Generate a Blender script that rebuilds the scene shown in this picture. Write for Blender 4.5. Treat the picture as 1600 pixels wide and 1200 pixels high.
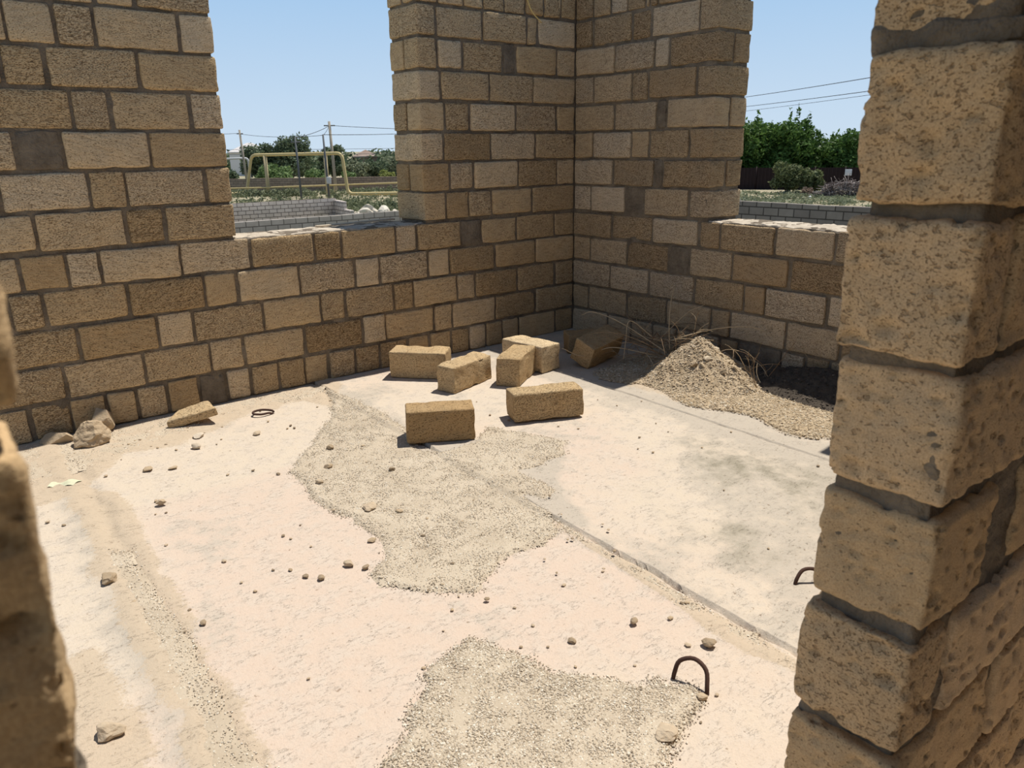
import bpy, math, random
import numpy as np
from mathutils import Vector, Matrix, Euler

for o in list(bpy.data.objects):
    bpy.data.objects.remove(o)
S = bpy.context.scene
COL = S.collection

# ------------------------------------------------------------------ camera
cam_d = bpy.data.cameras.new('camera')
cam = bpy.data.objects.new('camera', cam_d)
COL.objects.link(cam)
yaw, pit, rol = 0.89002, -0.30042, -0.01303
f_ = Vector((math.cos(yaw) * math.cos(pit), math.sin(yaw) * math.cos(pit), math.sin(pit)))
r_ = Vector((math.sin(yaw), -math.cos(yaw), 0))
u_ = r_.cross(f_)
r2 = r_ * math.cos(rol) + u_ * math.sin(rol)
u2 = u_ * math.cos(rol) - r_ * math.sin(rol)
M = Matrix((r2, u2, -f_)).transposed().to_4x4()
M.translation = Vector((-4.3887, -4.58848, 1.47957))
cam.matrix_world = M
cam_d.sensor_fit = 'HORIZONTAL'
cam_d.sensor_width = 36
cam_d.lens = 1185.575 / 1600 * 36
cam_d.clip_start = 0.02
cam_d.clip_end = 6000
cam_d.dof.use_dof = True
cam_d.dof.focus_distance = 4.5
cam_d.dof.aperture_fstop = 10.0
S.camera = cam

# ------------------------------------------------------------------ sky, sun, exposure
W = bpy.data.worlds.new('World')
S.world = W
W.use_nodes = True
nt = W.node_tree
bg = nt.nodes['Background']
tcw = nt.nodes.new('ShaderNodeTexCoord')
sep = nt.nodes.new('ShaderNodeSeparateXYZ')
ramp = nt.nodes.new('ShaderNodeValToRGB')
nt.links.new(tcw.outputs['Generated'], sep.inputs[0])
nt.links.new(sep.outputs['Z'], ramp.inputs[0])
nt.links.new(ramp.outputs[0], bg.inputs[0])
while len(ramp.color_ramp.elements) < 6:
    ramp.color_ramp.elements.new(.5)
for e, (p, c) in zip(ramp.color_ramp.elements, [(0., (.51, .62, .73)), (.06, (.455, .585, .73)), (.17, (.33, .50, .71)), (.35, (.20, .315, .50)), (.6, (.105, .17, .30)), (1., (.075, .12, .21))]):
    e.position = p
    e.color = (*c, 1)
bg.inputs[1].default_value = 1.0

sun_d = bpy.data.lights.new('sun', 'SUN')
sun_d.energy = 4.3
sun_d.angle = math.radians(0.53)
sun_d.color = (1.0, 0.955, 0.885)
sun = bpy.data.objects.new('sun', sun_d)
COL.objects.link(sun)
sun.rotation_euler = Vector((0.38, 0.036, 1)).to_track_quat('Z', 'Y').to_euler()
sun.location = (3, 1, 8)
S.view_settings.view_transform = 'Standard'
S.view_settings.look = 'None'
S.view_settings.gamma = 1
S.view_settings.use_curve_mapping = False
S.view_settings.exposure = 0.25

RNG = random.Random(11)
NR = np.random.default_rng(7)

# ------------------------------------------------------------------ noise
def _hash(ix, iy, iz, seed):
    h = (ix.astype(np.int64) * 374761393 + iy.astype(np.int64) * 668265263 + iz.astype(np.int64) * 1440662683 + seed * 974634777) & 0xffffffff
    h = ((h ^ (h >> 13)) * 1274126177) & 0xffffffff
    h = ((h ^ (h >> 16)) * 2246822519) & 0xffffffff
    h = h ^ (h >> 15)
    return h / 4294967295.0

def vn(P, f, seed=0):
    """smooth value noise in [-1, 1]; P is (N,3), f a number or three numbers"""
    Q = P * np.asarray(f, float)
    i = np.floor(Q)
    t = Q - i
    t = t * t * (3 - 2 * t)
    i = i.astype(np.int64)
    out = 0
    for a in (0, 1):
        for b in (0, 1):
            for c in (0, 1):
                w = (t[:, 0] if a else 1 - t[:, 0]) * (t[:, 1] if b else 1 - t[:, 1]) * (t[:, 2] if c else 1 - t[:, 2])
                out = out + w * _hash(i[:, 0] + a, i[:, 1] + b, i[:, 2] + c, seed)
    return out * 2 - 1

def fbm(P, f, seed=0, n=3):
    o, a, s = 0, 1.0, 0
    for k in range(n):
        o = o + a * vn(P, np.asarray(f, float) * 2 ** k, seed + k * 17)
        s += a
        a *= .5
    return o / s

def worley(P, f, seed=0):
    Q = P * np.asarray(f, float)
    i = np.floor(Q).astype(np.int64)
    best = np.full(len(P), 9.0)
    rnd = np.zeros(len(P))
    for a in (-1, 0, 1):
        for b in (-1, 0, 1):
            for c in (-1, 0, 1):
                x, y, z = i[:, 0] + a, i[:, 1] + b, i[:, 2] + c
                C = np.stack([x + _hash(x, y, z, seed), y + _hash(x, y, z, seed + 1), z + _hash(x, y, z, seed + 2)], 1)
                d = np.linalg.norm(Q - C, axis=1)
                m = d < best
                best[m] = d[m]
                rnd[m] = _hash(x, y, z, seed + 3)[m]
    return best, rnd

# ------------------------------------------------------------------ mesh builder
class MB:
    def __init__(s):
        s.v, s.n, s.f, s.fm, s.t = [], 0, [], [], []

    def add(s, v, faces, mat=0, tint=(.5, .5, .5, 0)):
        v = np.asarray(v, float).reshape(-1, 3)
        t = np.asarray(tint, float)
        if t.ndim == 1:
            t = np.tile(t, (len(v), 1))
        s.v.append(v)
        s.t.append(t)
        groups = [faces] if isinstance(faces, np.ndarray) else None
        if groups is None:
            by = {}
            for q in faces:
                by.setdefault(len(q), []).append(q)
            groups = [np.array(g) for g in by.values()]
        for g in groups:
            if len(g):
                s.f.append(g.astype(np.int64) + s.n)
                s.fm.append(np.full(len(g), mat, np.int32))
        s.n += len(v)

    def build(s, name, mats, parent=None, smooth=True, origin=None):
        V = np.concatenate(s.v)
        if origin is not None:
            V = V - np.asarray(origin, float)
        T = np.concatenate(s.t)
        me = bpy.data.meshes.new(name)
        me.vertices.add(len(V))
        me.vertices.foreach_set('co', V.astype(np.float32).ravel())
        loops = np.concatenate([g.ravel() for g in s.f])
        tot = np.concatenate([np.full(len(g), g.shape[1]) for g in s.f])
        start = np.concatenate([[0], np.cumsum(tot)[:-1]])
        me.loops.add(len(loops))
        me.loops.foreach_set('vertex_index', loops.astype(np.int32))
        me.polygons.add(len(tot))
        me.polygons.foreach_set('loop_start', start.astype(np.int32))
        me.polygons.foreach_set('material_index', np.concatenate(s.fm))
        me.polygons.foreach_set('use_smooth', np.full(len(tot), smooth))
        me.update(calc_edges=True)
        a = me.attributes.new('tint', 'FLOAT_COLOR', 'POINT')
        a.data.foreach_set('color', T.astype(np.float32).ravel())
        for m in (mats if isinstance(mats, (list, tuple)) else [mats]):
            me.materials.append(m)
        o = bpy.data.objects.new(name, me)
        COL.objects.link(o)
        if parent:
            o.parent = parent
        if origin is not None:
            o.location = origin
        return o

def tag(o, label, cat, group=None, kind=None):
    o['label'] = label
    o['category'] = cat
    if group:
        o['group'] = group
    if kind:
        o['kind'] = kind
    return o

def struct(o, label=None, cat=None):
    o['kind'] = 'structure'
    if label:
        o['label'] = label
    if cat:
        o['category'] = cat
    return o

def thing(name, loc, label, cat, group=None):
    o = bpy.data.objects.new(name, None)
    COL.objects.link(o)
    o.location = loc
    o.empty_display_size = .1
    return tag(o, label, cat, group)

def rbox(dims, res, r):
    """rounded box of dims centred on the origin: verts, quads, normals"""
    axes = []
    for d in dims:
        h = d / 2
        rr = min(r, h * .8)
        n = max(1, int(round((d - 2 * rr) / res)))
        a = [-h, -h + rr * .4] + list(np.linspace(-h + rr, h - rr, n + 1)) + [h - rr * .4, h]
        axes.append(np.array(a))
    n = [len(a) for a in axes]
    idx, pts, faces = {}, [], []
    def vid(i, j, k):
        key = (i, j, k)
        if key not in idx:
            idx[key] = len(pts)
            pts.append((axes[0][i], axes[1][j], axes[2][k]))
        return idx[key]
    for ax in range(3):
        b, c = (ax + 1) % 3, (ax + 2) % 3
        for side in (0, 1):
            k0 = 0 if side == 0 else n[ax] - 1
            for i in range(n[b] - 1):
                for j in range(n[c] - 1):
                    q = []
                    for di, dj in ((0, 0), (1, 0), (1, 1), (0, 1)):
                        t = [0, 0, 0]
                        t[ax], t[b], t[c] = k0, i + di, j + dj
                        q.append(vid(*t))
                    faces.append(q if side else q[::-1])
    P = np.array(pts)
    H = np.array(dims) / 2
    R = np.minimum(r, H * .8)
    Q = np.clip(P, -(H - R), H - R)
    D = P - Q
    L = np.linalg.norm(D / R, axis=1, keepdims=True)
    L[L == 0] = 1
    return Q + D / L, np.array(faces), (D / L / R) / np.maximum(np.linalg.norm(D / L / R, axis=1, keepdims=True), 1e-9)

def rot_np(e):
    return np.array(Euler(e).to_matrix())

# ------------------------------------------------------------------ materials
def new_mat(name, rough=.95):
    m = bpy.data.materials.new(name)
    m.use_nodes = True
    b = m.node_tree.nodes['Principled BSDF']
    b.inputs['Roughness'].default_value = rough
    b.inputs['Specular IOR Level'].default_value = .15
    return m, m.node_tree, b

class NB:
    def __init__(s, t):
        s.t = t
        s.tc = t.nodes.new('ShaderNodeTexCoord')

    def n(s, kind, **kw):
        x = s.t.nodes.new(kind)
        for k, v in kw.items():
            if k.startswith('_'):
                setattr(x, k[1:], v)
            else:
                x.inputs[k.replace('__', ' ')].default_value = v
        return x

    def l(s, a, b):
        s.t.links.new(a, b)

    def noise(s, scale, vec=None, detail=3, rough=.6, dist=0):
        x = s.n('ShaderNodeTexNoise', Scale=scale, Detail=detail, Roughness=rough, Distortion=dist)
        s.l(vec or s.tc.outputs['Object'], x.inputs['Vector'])
        return x.outputs['Fac']

    def map(s, val, a, b, c=0., d=1.):
        x = s.n('ShaderNodeMapRange')
        for i, v in enumerate((a, b, c, d)):
            x.inputs[i + 1].default_value = v
        s.l(val, x.inputs[0])
        return x.outputs[0]

    def math(s, op, a, b=None):
        x = s.n('ShaderNodeMath', _operation=op)
        for i, v in enumerate((a, b)):
            if v is None:
                continue
            if isinstance(v, (int, float)):
                x.inputs[i].default_value = v
            else:
                s.l(v, x.inputs[i])
        return x.outputs[0]

    def mix(s, fac, a, b, mode='MIX'):
        x = s.n('ShaderNodeMix', _data_type='RGBA', _blend_type=mode)
        for i, v in ((0, fac), (6, a), (7, b)):
            if isinstance(v, (int, float)):
                x.inputs[i].default_value = v
            elif isinstance(v, tuple):
                x.inputs[i].default_value = (*v, 1)
            else:
                s.l(v, x.inputs[i])
        return x.outputs[2]

    def attr(s):
        a = s.n('ShaderNodeAttribute', _attribute_name='tint')
        c = s.n('ShaderNodeSeparateColor')
        s.l(a.outputs['Color'], c.inputs[0])
        return c.outputs[0], c.outputs[1], c.outputs[2], a.outputs['Alpha']

    def ramp(s, fac, stops):
        x = s.n('ShaderNodeValToRGB')
        e = x.color_ramp.elements
        while len(e) < len(stops):
            e.new(.5)
        for q, (p, c) in zip(e, stops):
            q.position = p
            q.color = (*c, 1)
        s.l(fac, x.inputs[0])
        return x.outputs[0]

    def bump(s, h, dist, strength=1., nrm=None):
        x = s.n('ShaderNodeBump', Strength=strength, Distance=dist)
        s.l(h, x.inputs['Height'])
        if nrm:
            s.l(nrm, x.inputs['Normal'])
        return x.outputs[0]

def limestone(name, axis, pale=(.68, .545, .37), tan=(.585, .44, .262), brown=(.47, .34, .19), pore=1.0, fine=1.0, stretch=2.6, strat=.5, lo=.60, hi=.50):
    """shell limestone: per-block tone (R), per-block pore amount (G), bedding angle (B)"""
    m, t, b = new_mat(name)
    k = NB(t)
    R, G, B, A = k.attr()
    vr = k.n('ShaderNodeVectorRotate', _rotation_type='AXIS_ANGLE')
    vr.inputs['Axis'].default_value = axis
    k.l(k.tc.outputs['Object'], vr.inputs['Vector'])
    k.l(k.map(B, 0, 1, -.26, .26), vr.inputs['Angle'])
    mp = k.n('ShaderNodeMapping')
    mp.inputs['Scale'].default_value = (1, 1, stretch)
    k.l(vr.outputs[0], mp.inputs['Vector'])
    mp2 = k.n('ShaderNodeMapping')
    mp2.inputs['Scale'].default_value = (1, 1, 1 + (stretch - 1) * 2.2)
    k.l(vr.outputs[0], mp2.inputs['Vector'])
    strata = k.noise(13 * fine, mp2.outputs[0], 5, .6, .2)
    mottle = k.noise(6 * fine, None, 4)
    grain = k.noise(190 * fine, None, 2)
    pores = k.noise(105 * fine, mp.outputs[0], 3, .62)
    holes = k.noise(38 * fine, mp.outputs[0], 2, .5)
    base = k.ramp(R, [(0., brown), (.45, tan), (1., pale)])
    base = k.mix(k.map(mottle, .38, .66, 0, .55), base, k.mix(1., base, (1.20, 1.14, 1.04), 'MULTIPLY'))
    base = k.mix(k.map(strata, .47, .66, 0, strat), base, k.mix(1., base, (.66, .60, .54), 'MULTIPLY'))
    base = k.mix(k.map(grain, .38, .62, 0, .6), base, k.mix(1., base, (.70, .66, .61), 'MULTIPLY'))
    pm = k.map(k.math('SUBTRACT', pores, k.map(G, 0, 1, lo, hi)), 0, .06, 0, 1)
    hm = k.map(k.math('SUBTRACT', holes, k.map(G, 0, 1, .70, .60)), 0, .05, 0, 1)
    base = k.mix(k.math('MULTIPLY', pm, .8 * pore), base, k.mix(1., base, (.42, .36, .31), 'MULTIPLY'))
    base = k.mix(k.math('MULTIPLY', hm, .6 * pore), base, k.mix(1., base, (.42, .36, .30), 'MULTIPLY'))
    k.l(base, b.inputs['Base Color'])
    h = k.math('SUBTRACT', k.math('ADD', k.math('MULTIPLY', k.map(strata, .4, .7, 1, 0), .35), k.math('MULTIPLY', grain, .4)), k.math('ADD', k.math('MULTIPLY', pm, .8), hm))
    k.l(k.bump(h, .006 / fine, .85), b.inputs['Normal'])
    return m

def mortar(name, c1=(.235, .19, .138), c2=(.14, .112, .082)):
    m, t, b = new_mat(name)
    k = NB(t)
    n1 = k.noise(9, None, 4)
    n2 = k.noise(70, None, 3)
    base = k.mix(k.map(n1, .35, .65), c1, c2)
    base = k.mix(k.map(n2, .4, .7, 0, .4), base, k.mix(1., base, (.65, .62, .58), 'MULTIPLY'))
    k.l(base, b.inputs['Base Color'])
    k.l(k.bump(k.math('ADD', n2, k.math('MULTIPLY', n1, .6)), .012, .8), b.inputs['Normal'])
    return m

def tinted(name, stops, bump=.004, scale=60, rough=.95, var=.35, spec=.15):
    """colour from the vertex tone (R) through a ramp, with fine mottling"""
    m, t, b = new_mat(name, rough)
    b.inputs['Specular IOR Level'].default_value = spec
    k = NB(t)
    R, G, B, A = k.attr()
    base = k.ramp(R, stops)
    n = k.noise(scale, None, 4)
    base = k.mix(k.map(n, .35, .65, 0, var), base, k.mix(1., base, (.62, .58, .54), 'MULTIPLY'))
    k.l(base, b.inputs['Base Color'])
    if bump:
        k.l(k.bump(n, bump, .7), b.inputs['Normal'])
    return m

def plain(name, c, rough=.8, var=.25, scale=20, metal=0., spec=.25):
    m, t, b = new_mat(name, rough)
    b.inputs['Metallic'].default_value = metal
    b.inputs['Specular IOR Level'].default_value = spec
    k = NB(t)
    n = k.noise(scale, None, 4)
    k.l(k.mix(k.map(n, .35, .65, 0, var), c, tuple(x * .6 for x in c)), b.inputs['Base Color'])
    return m

MAT_A = limestone('limestone_left', (0, 1, 0))
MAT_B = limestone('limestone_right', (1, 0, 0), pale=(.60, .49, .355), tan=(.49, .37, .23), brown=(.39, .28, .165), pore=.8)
MAT_C = limestone('limestone_near', (1, 0, 0), pale=(.64, .48, .31), tan=(.58, .42, .25), brown=(.50, .355, .195), fine=1.9, stretch=1.5, strat=.22, pore=.75, lo=.66, hi=.565)
MAT_LOOSE = limestone('limestone_loose', (0, 1, 0), pale=(.66, .525, .34), tan=(.50, .365, .205), brown=(.37, .25, .125), pore=.6, stretch=1.8, strat=.35)
MAT_MORTAR = mortar('mortar')
MAT_LIME = mortar('lime_mortar', (.62, .54, .43), (.46, .39, .30))

# ------------------------------------------------------------------ block walls
def block(mb, c, dims, axis, out, rng, res=.035, r=None, amp=1.0, mat=0, tone=None, pits=0.):
    """one rough sawn block; c centre, dims along world axes, out = outward direction axis sign"""
    r = r or rng.uniform(.008, .017)
    v, f, n = rbox(dims, res, r)
    sd = rng.randrange(10000)
    P = v + np.array([sd * .37, sd * .11, sd * .23])
    corner = np.minimum(1, np.sum(np.abs(v) > np.array(dims) / 2 - .03, axis=1) / 2.)
    d = .0022 * vn(P, 26, 1) + .0030 * vn(P, 9, 2) - .007 * corner * np.maximum(0, vn(P, 17, 3))
    if pits:
        w, q = worley(P, (38, 38, 75), 5)
        d = d - pits * .011 * np.maximum(0, .42 - w) / .42 * (q > .62)
        w, q = worley(P, (16, 16, 26), 9)
        d = d - pits * .016 * np.maximum(0, .36 - w) / .36 * (q > .72)
        d = d + pits * .0016 * vn(P, 55, 4) + pits * .0010 * vn(P, 130, 6)
    v = v + n * (d * amp)[:, None]
    a = rng.uniform(-.011, .011)
    e = [0, 0, 0]
    e[axis] = a
    e[2] = rng.uniform(-.006, .006)
    v = v @ rot_np(e).T
    off = np.array(c, float)
    off[axis] += out * rng.uniform(-.004, .006)
    v = v + off
    if tone is None:
        tone = min(1, max(0, rng.gauss(.52, .30)))
    mb.add(v, f, mat, (tone, rng.random(), rng.random(), 0))

def core(mb, lo, hi, res=.03, amp=.006, mat=1, seed=0):
    lo, hi = np.array(lo, float), np.array(hi, float)
    v, f, n = rbox(hi - lo, res, .008)
    v = v + (lo + hi) / 2
    d = amp * fbm(v, 11, seed, 3) * 2.0 + .004 * vn(v, 50, seed + 3)
    mb.add(v + n * d[:, None], f, mat)

def fill(j, lo, hi, rng):
    """ascending joints, extended with random lengths to lo and hi"""
    j = sorted(j)
    while j[0] - lo > .3:
        j.insert(0, j[0] - (.21 if rng.random() < .3 else .405))
    j = [x for x in j if x > lo + .06]
    while hi - j[-1] > .5:
        j.append(j[-1] + (.21 if rng.random() < .3 else .405))
    return [lo] + j + [hi]

T = .36          # wall thickness
CH = .2          # course height
XL, TOP = -5.6, 2.6

# ---- wall on the left (inner face y = 0, runs along x) with one window opening
LP = {7: [-3.5, -3.3], 6: [-3.34, -3.15], 5: [-3.54, -3.36, -2.95], 4: [-3.8, -3.61, -3.18], 3: [-3.53, -3.35, -2.94], 2: [-3.81, -3.6, -3.18], 1: [-3.51, -3.33, -2.91], 0: [-3.79, -3.36, -3.16]}
LS = {-1: [-3.68, -3.52, -3.1, -2.69, -2.28, -2.09, -1.68, -1.51, -1.13, -0.94, -0.6, -0.21], -2: [-3.97, -3.82, -3.41, -2.99, -2.8, -2.4, -2.0, -1.82, -1.43, -1.24, -0.82, -0.41], -3: [-3.69, -3.28, -3.08, -2.66, -2.27, -2.09, -1.72, -1.56, -1.18, -1.01, -0.6, -0.2], -4: [-3.79, -3.38, -3.01, -2.8, -2.4, -1.98, -1.8, -1.39, -1.23, -0.82, -0.41],
      -5: [-3.98, -3.79, -3.61, -3.45, -3.28, -3.1, -2.93, -2.78, -2.6, -2.42, -2.25, -2.05, -1.86, -1.63, -1.44, -1.25, -1.08, -0.92, -0.76, -0.59, -0.2]}
LM = {0: [-1.25, -1.05, -0.84, -0.44], 1: [-1.0, -0.58, -0.18], 2: [-1.25, -0.84, -0.41], 3: [-1.02, -0.6, -0.19], 4: [-1.26, -0.84, -0.43], 5: [-1.07, -0.71, -0.59, -0.19], 6: [-1.28, -0.89, -0.49, -0.38], 7: [-1.05, -0.88, -0.69, -0.5, -0.32, -0.15]}
PATCH_A = {(2, -3.81), (-1, -1.13), (-5, -3.1), (5, -.71)}
PALE_A = {(-2, -1.43), (-2, -1.24), (-2, -.82), (-3, -1.01), (-4, -1.8), (-4, -3.01 + .0), (3, -1.02), (4, -.84), (2, -.43)}
XE0, XE1 = -2.767, -1.437   # window opening

def row(mb, k, js, axis, rng, patches, ends=(False, False), tone=.52, spread=.30, out=-1):
    z0 = 1 + k * CH
    for i in range(len(js) - 1):
        a, b = js[i], js[i + 1]
        first, last = i == 0, i == len(js) - 2
        end = (first and ends[0]) or (last and ends[1])
        g0 = .0 if first else rng.uniform(.005, .012)
        g1 = .0 if last else rng.uniform(.005, .012)
        L = b - a - g0 - g1
        zc0, zc1 = z0 + rng.uniform(.004, .011), z0 + CH - rng.uniform(.005, .012) - (.010 if k == -1 else 0)
        full = (k % 2 == 0) or k == -1
        D = (T if full else .17) if end else (T if k == -1 else .12)
        patch = any(kk == k and abs(a - x) < .01 for kk, x in patches)
        mid = (a + g0 + b - g1) / 2
        h = zc1 - zc0
        if axis == 1:
            c, dims = (mid, D / 2, (zc0 + zc1) / 2), (L, D, h)
        else:
            c, dims = (D / 2, mid, (zc0 + zc1) / 2), (D, L, h)
        if patch:
            c2 = list(c)
            c2[axis] += .006
            block(mb, c2, tuple(x * 1.04 if q == 2 else x for q, x in enumerate(dims)), axis, out, rng, mat=1, r=.01, amp=2.)
            continue
        tn = min(1, max(0, rng.gauss(tone, spread)))
        block(mb, c, dims, axis, out, rng, tone=tn)
        if end and not full:   # the second half block of the jamb
            c2, d2 = list(c), list(dims)
            c2[axis] = .19 + .085
            d2[axis] = .17
            block(mb, c2, d2, axis, out, rng, tone=tn * .9)

rng = random.Random(5)
mb = MB()
for k in range(-5, 0):
    row(mb, k, fill(LS[k], XL, .0, rng), 1, rng, PATCH_A, tone=.5 if k > -5 else .38)
for k in range(0, 8):
    row(mb, k, fill(LP[k], XL, XE0, rng), 1, rng, PATCH_A, (False, True), tone=.62)
    row(mb, k, fill(LM[k], XE1, .0, rng), 1, rng, PATCH_A, (True, False), tone=.62 if k > 0 else .5)
core(mb, (XL, .014, -.3), (T, T - .01, .985), seed=1)
core(mb, (XL, .014, .97), (XE0 - .014, T - .01, TOP), seed=2)
core(mb, (XE1 + .014, .014, .97), (T - .01, T - .01, TOP), seed=3)
def sill_top(mb, lo, hi, seed):
    v, f, n = rbox(np.array(hi) - np.array(lo), .022, .006)
    v = v + (np.array(lo) + np.array(hi)) / 2
    up = (v[:, 2] > lo[2] + .5 * (hi[2] - lo[2]))
    d = .009 * fbm(v, (9, 22, 5), seed) + .004 * vn(v, 60, seed + 1) - .004
    v[:, 2] += np.where(up, d, 0)
    edge = .016 * fbm(v, (12, 12, 1), seed + 5)
    v[:, 1] += np.where(np.abs(n[:, 1]) > .5, edge * np.sign(n[:, 1]), 0)
    v[:, 0] += np.where(np.abs(n[:, 0]) > .5, edge * np.sign(n[:, 0]), 0)
    mb.add(v, f, 2)
sill_top(mb, (XE0 - .005, .018, .97), (XE1 + .005, T - .03, .992), 3)
wall_l = struct(mb.build('wall_left', [MAT_A, MAT_MORTAR, MAT_LIME]), 'limestone block wall on the left with a window opening', 'wall')

# ---- wall on the right (inner face x = 0, runs along y)
BP = {7: [-0.18, -0.36, -0.52, -0.69, -0.73, -0.8], 6: [-0.18, -0.57, -0.75, -1.16], 5: [-0.41, -0.79, -0.92], 4: [-0.2, -0.59, -0.74, -1.16], 3: [-0.42, -0.83, -0.92], 2: [-0.2, -0.6, -0.77, -1.13], 1: [-0.42, -0.82, -0.91], 0: [-0.19, -0.55, -0.74, -1.15]}
BS = {-1: [-0.42, -0.83, -1.25, -1.43, -1.85, -2.26], -2: [-0.19, -0.59, -1.0, -1.18, -1.54, -1.97, -2.36], -3: [-0.42, -0.82, -1.24, -1.65, -1.82, -2.25], -4: [-0.18, -0.6, -1.0, -1.4, -1.56, -1.99, -2.36], -5: [-0.4, -0.65, -0.88, -1.1, -1.31, -1.49, -1.64, -1.97, -2.14, -2.31]}
PATCH_B = {(3, -.92), (1, -.91), (0, -.74), (-2, -1.18), (-5, -1.97)}
YE0, YE1, YN = -1.325, -2.72, -4.06
mb = MB()
for k in range(-5, 0):
    row(mb, k, fill(BS[k], YN, .0, rng), 0, rng, PATCH_B, tone=.5)
for k in range(0, 8):
    row(mb, k, fill(BP[k], YE0, .0, rng), 0, rng, PATCH_B, (True, False), tone=.55)
    row(mb, k, fill([-3.4 + .1 * (k % 2)], YN, YE1, rng), 0, rng, set(), (False, True), tone=.55)
core(mb, (.014, YN, -.3), (T - .01, .008, .985), seed=4)
core(mb, (.014, YE0 + .014, .97), (T - .01, .008, TOP), seed=5)
core(mb, (.014, YN, .97), (T - .01, YE1 - .014, TOP), seed=6)
sill_top(mb, (.018, YE1 - .005, .97), (T - .02, YE0 + .005, .992), 8)
struct(mb.build('wall_right', [MAT_B, MAT_MORTAR, MAT_LIME]), 'limestone block wall on the right with a window opening', 'wall')

# ---- thin wall nearest to the viewer, one block thick, with the doorway we look through
FY0, FY1 = -4.235, -4.06
FXR, FXL = -3.37, -4.36
rng = random.Random(21)
FR = {9: [-3.02], 8: [-3.2], 7: [-2.98], 6: [-3.2], 5: [-2.97], 4: [-3.2, -3.05], 3: [-2.97], 2: [-3.05], 1: [-3.245], 0: [-2.98], -1: [-3.147, -3.037, -2.64], -2: [-3.235, -2.82], -3: [-2.97, -2.8], -4: [-3.17, -2.77], -5: [-2.98]}
mb = MB()
tones = {2: .35, 1: .55, 0: .62, -1: .3, -2: .42, -3: .3, 3: .35, 4: .3}
for k in range(-5, 8):
    js = fill(FR[k], FXR, .0, rng)
    z0 = 1 + k * CH
    for i in range(len(js) - 1):
        a, b = js[i] + (.0 if i == 0 else .008), js[i + 1] - .008
        if k == -1 and i == 1:
            block(mb, ((a + b) / 2, FY0 + .09, z0 + .1), (b - a + .03, .16, CH + .02), 1, -1, rng, mat=1, r=.01)
            continue
        near = a < -2.7
        z0g, z1g = rng.uniform(.002, .005), rng.uniform(.010, .017)
        sh = rng.uniform(-.010, .010) if i == 0 else 0
        res = .0068 if (near and -4 <= k <= 4) else .05
        block(mb, ((a + b) / 2 + sh, (FY0 + FY1) / 2, z0 + (z0g + CH - z1g) / 2), (b - a, FY1 - FY0, CH - z0g - z1g), 1, -1, rng,
              res=res, r=.013 if near else .012, amp=1.15, pits=1. if near else 0., tone=tones.get(k, None) if i == 0 else None)
core(mb, (FXR + .018, FY0 + .014, 0), (-.0, FY1 - .014, TOP), res=.016, amp=.008, seed=9)
# flush smear of mortar over the joint at the head of the jamb
block(mb, (FXR + .13, FY0 + .085, 1.603), (.255, .182, .040), 1, -1, rng, res=.01, r=.012, amp=2.2, mat=1)
for k in range(-5, 8):
    js = fill([-4.36 - (.19 if k % 2 else .4)], XL, FXL, rng)
    z0 = .972 + k * CH
    for i in range(len(js) - 1):
        a, b = js[i] + .008, js[i + 1] - (.0 if i == len(js) - 2 else .008)
        near = i == len(js) - 2
        block(mb, ((a + b) / 2, (FY0 + FY1) / 2, z0 + .1), (b - a, FY1 - FY0, CH - .02), 1, -1, rng,
              res=.007 if near and k < 3 else .05, r=.008, amp=1.2 if near else 1, pits=1.5 if near else 0, tone=.2)
core(mb, (XL, FY0 + .014, 0), (FXL - .012, FY1 - .014, TOP), res=.02, amp=.008, seed=10)
struct(mb.build('wall_front', [MAT_C, MAT_MORTAR]), 'one block thick limestone wall with the doorway in the foreground', 'wall')

# added, unseen: wall and slab behind the camera, keeping the foreground in shade
mb = MB()
rng = random.Random(31)
for k in range(-5, 8):
    js = fill([-3.0 - .1 * (k % 2)], XL, T, rng)
    for i in range(len(js) - 1):
        block(mb, ((js[i] + js[i + 1]) / 2, -6.06, 1.1 + k * CH), (js[i + 1] - js[i] - .02, .12, CH - .02), 1, 1, rng, res=.08)
core(mb, (XL, -6.2, 0), (T, -6.012, TOP), res=.1)
struct(mb.build('unseen_shade_wall', [MAT_C, MAT_MORTAR]), 'unseen limestone wall added behind the camera to shade the foreground', 'wall')
mb = MB()
v, f, n = rbox((T - XL, 1.3, .2), .3, .01)  # added slab, out of view, holding light off the near wall faces
mb.add(v + np.array([(XL + T) / 2, -5.55, TOP + .10]), f, 0)
struct(mb.build('shade_slab', [plain('concrete_slab', (.36, .33, .29), .9, .3, 4)]), 'unseen concrete slab added behind the camera to shade the foreground', 'shade_slab')

# ------------------------------------------------------------------ floor
def poly_sd(X, Y, poly):
    """signed distance, positive inside"""
    P = np.array(poly, float)
    Q = np.roll(P, -1, 0)
    best = np.full(X.shape, 1e9)
    ins = np.zeros(X.shape, bool)
    for (ax, ay), (bx, by) in zip(P, Q):
        ex, ey = bx - ax, by - ay
        t = np.clip(((X - ax) * ex + (Y - ay) * ey) / (ex * ex + ey * ey + 1e-12), 0, 1)
        best = np.minimum(best, np.hypot(X - ax - t * ex, Y - ay - t * ey))
        c = ((ay > Y) != (by > Y)) & (X < ex * (Y - ay) / (by - ay + 1e-12) + ax)
        ins ^= c
    return np.where(ins, best, -best)

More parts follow.
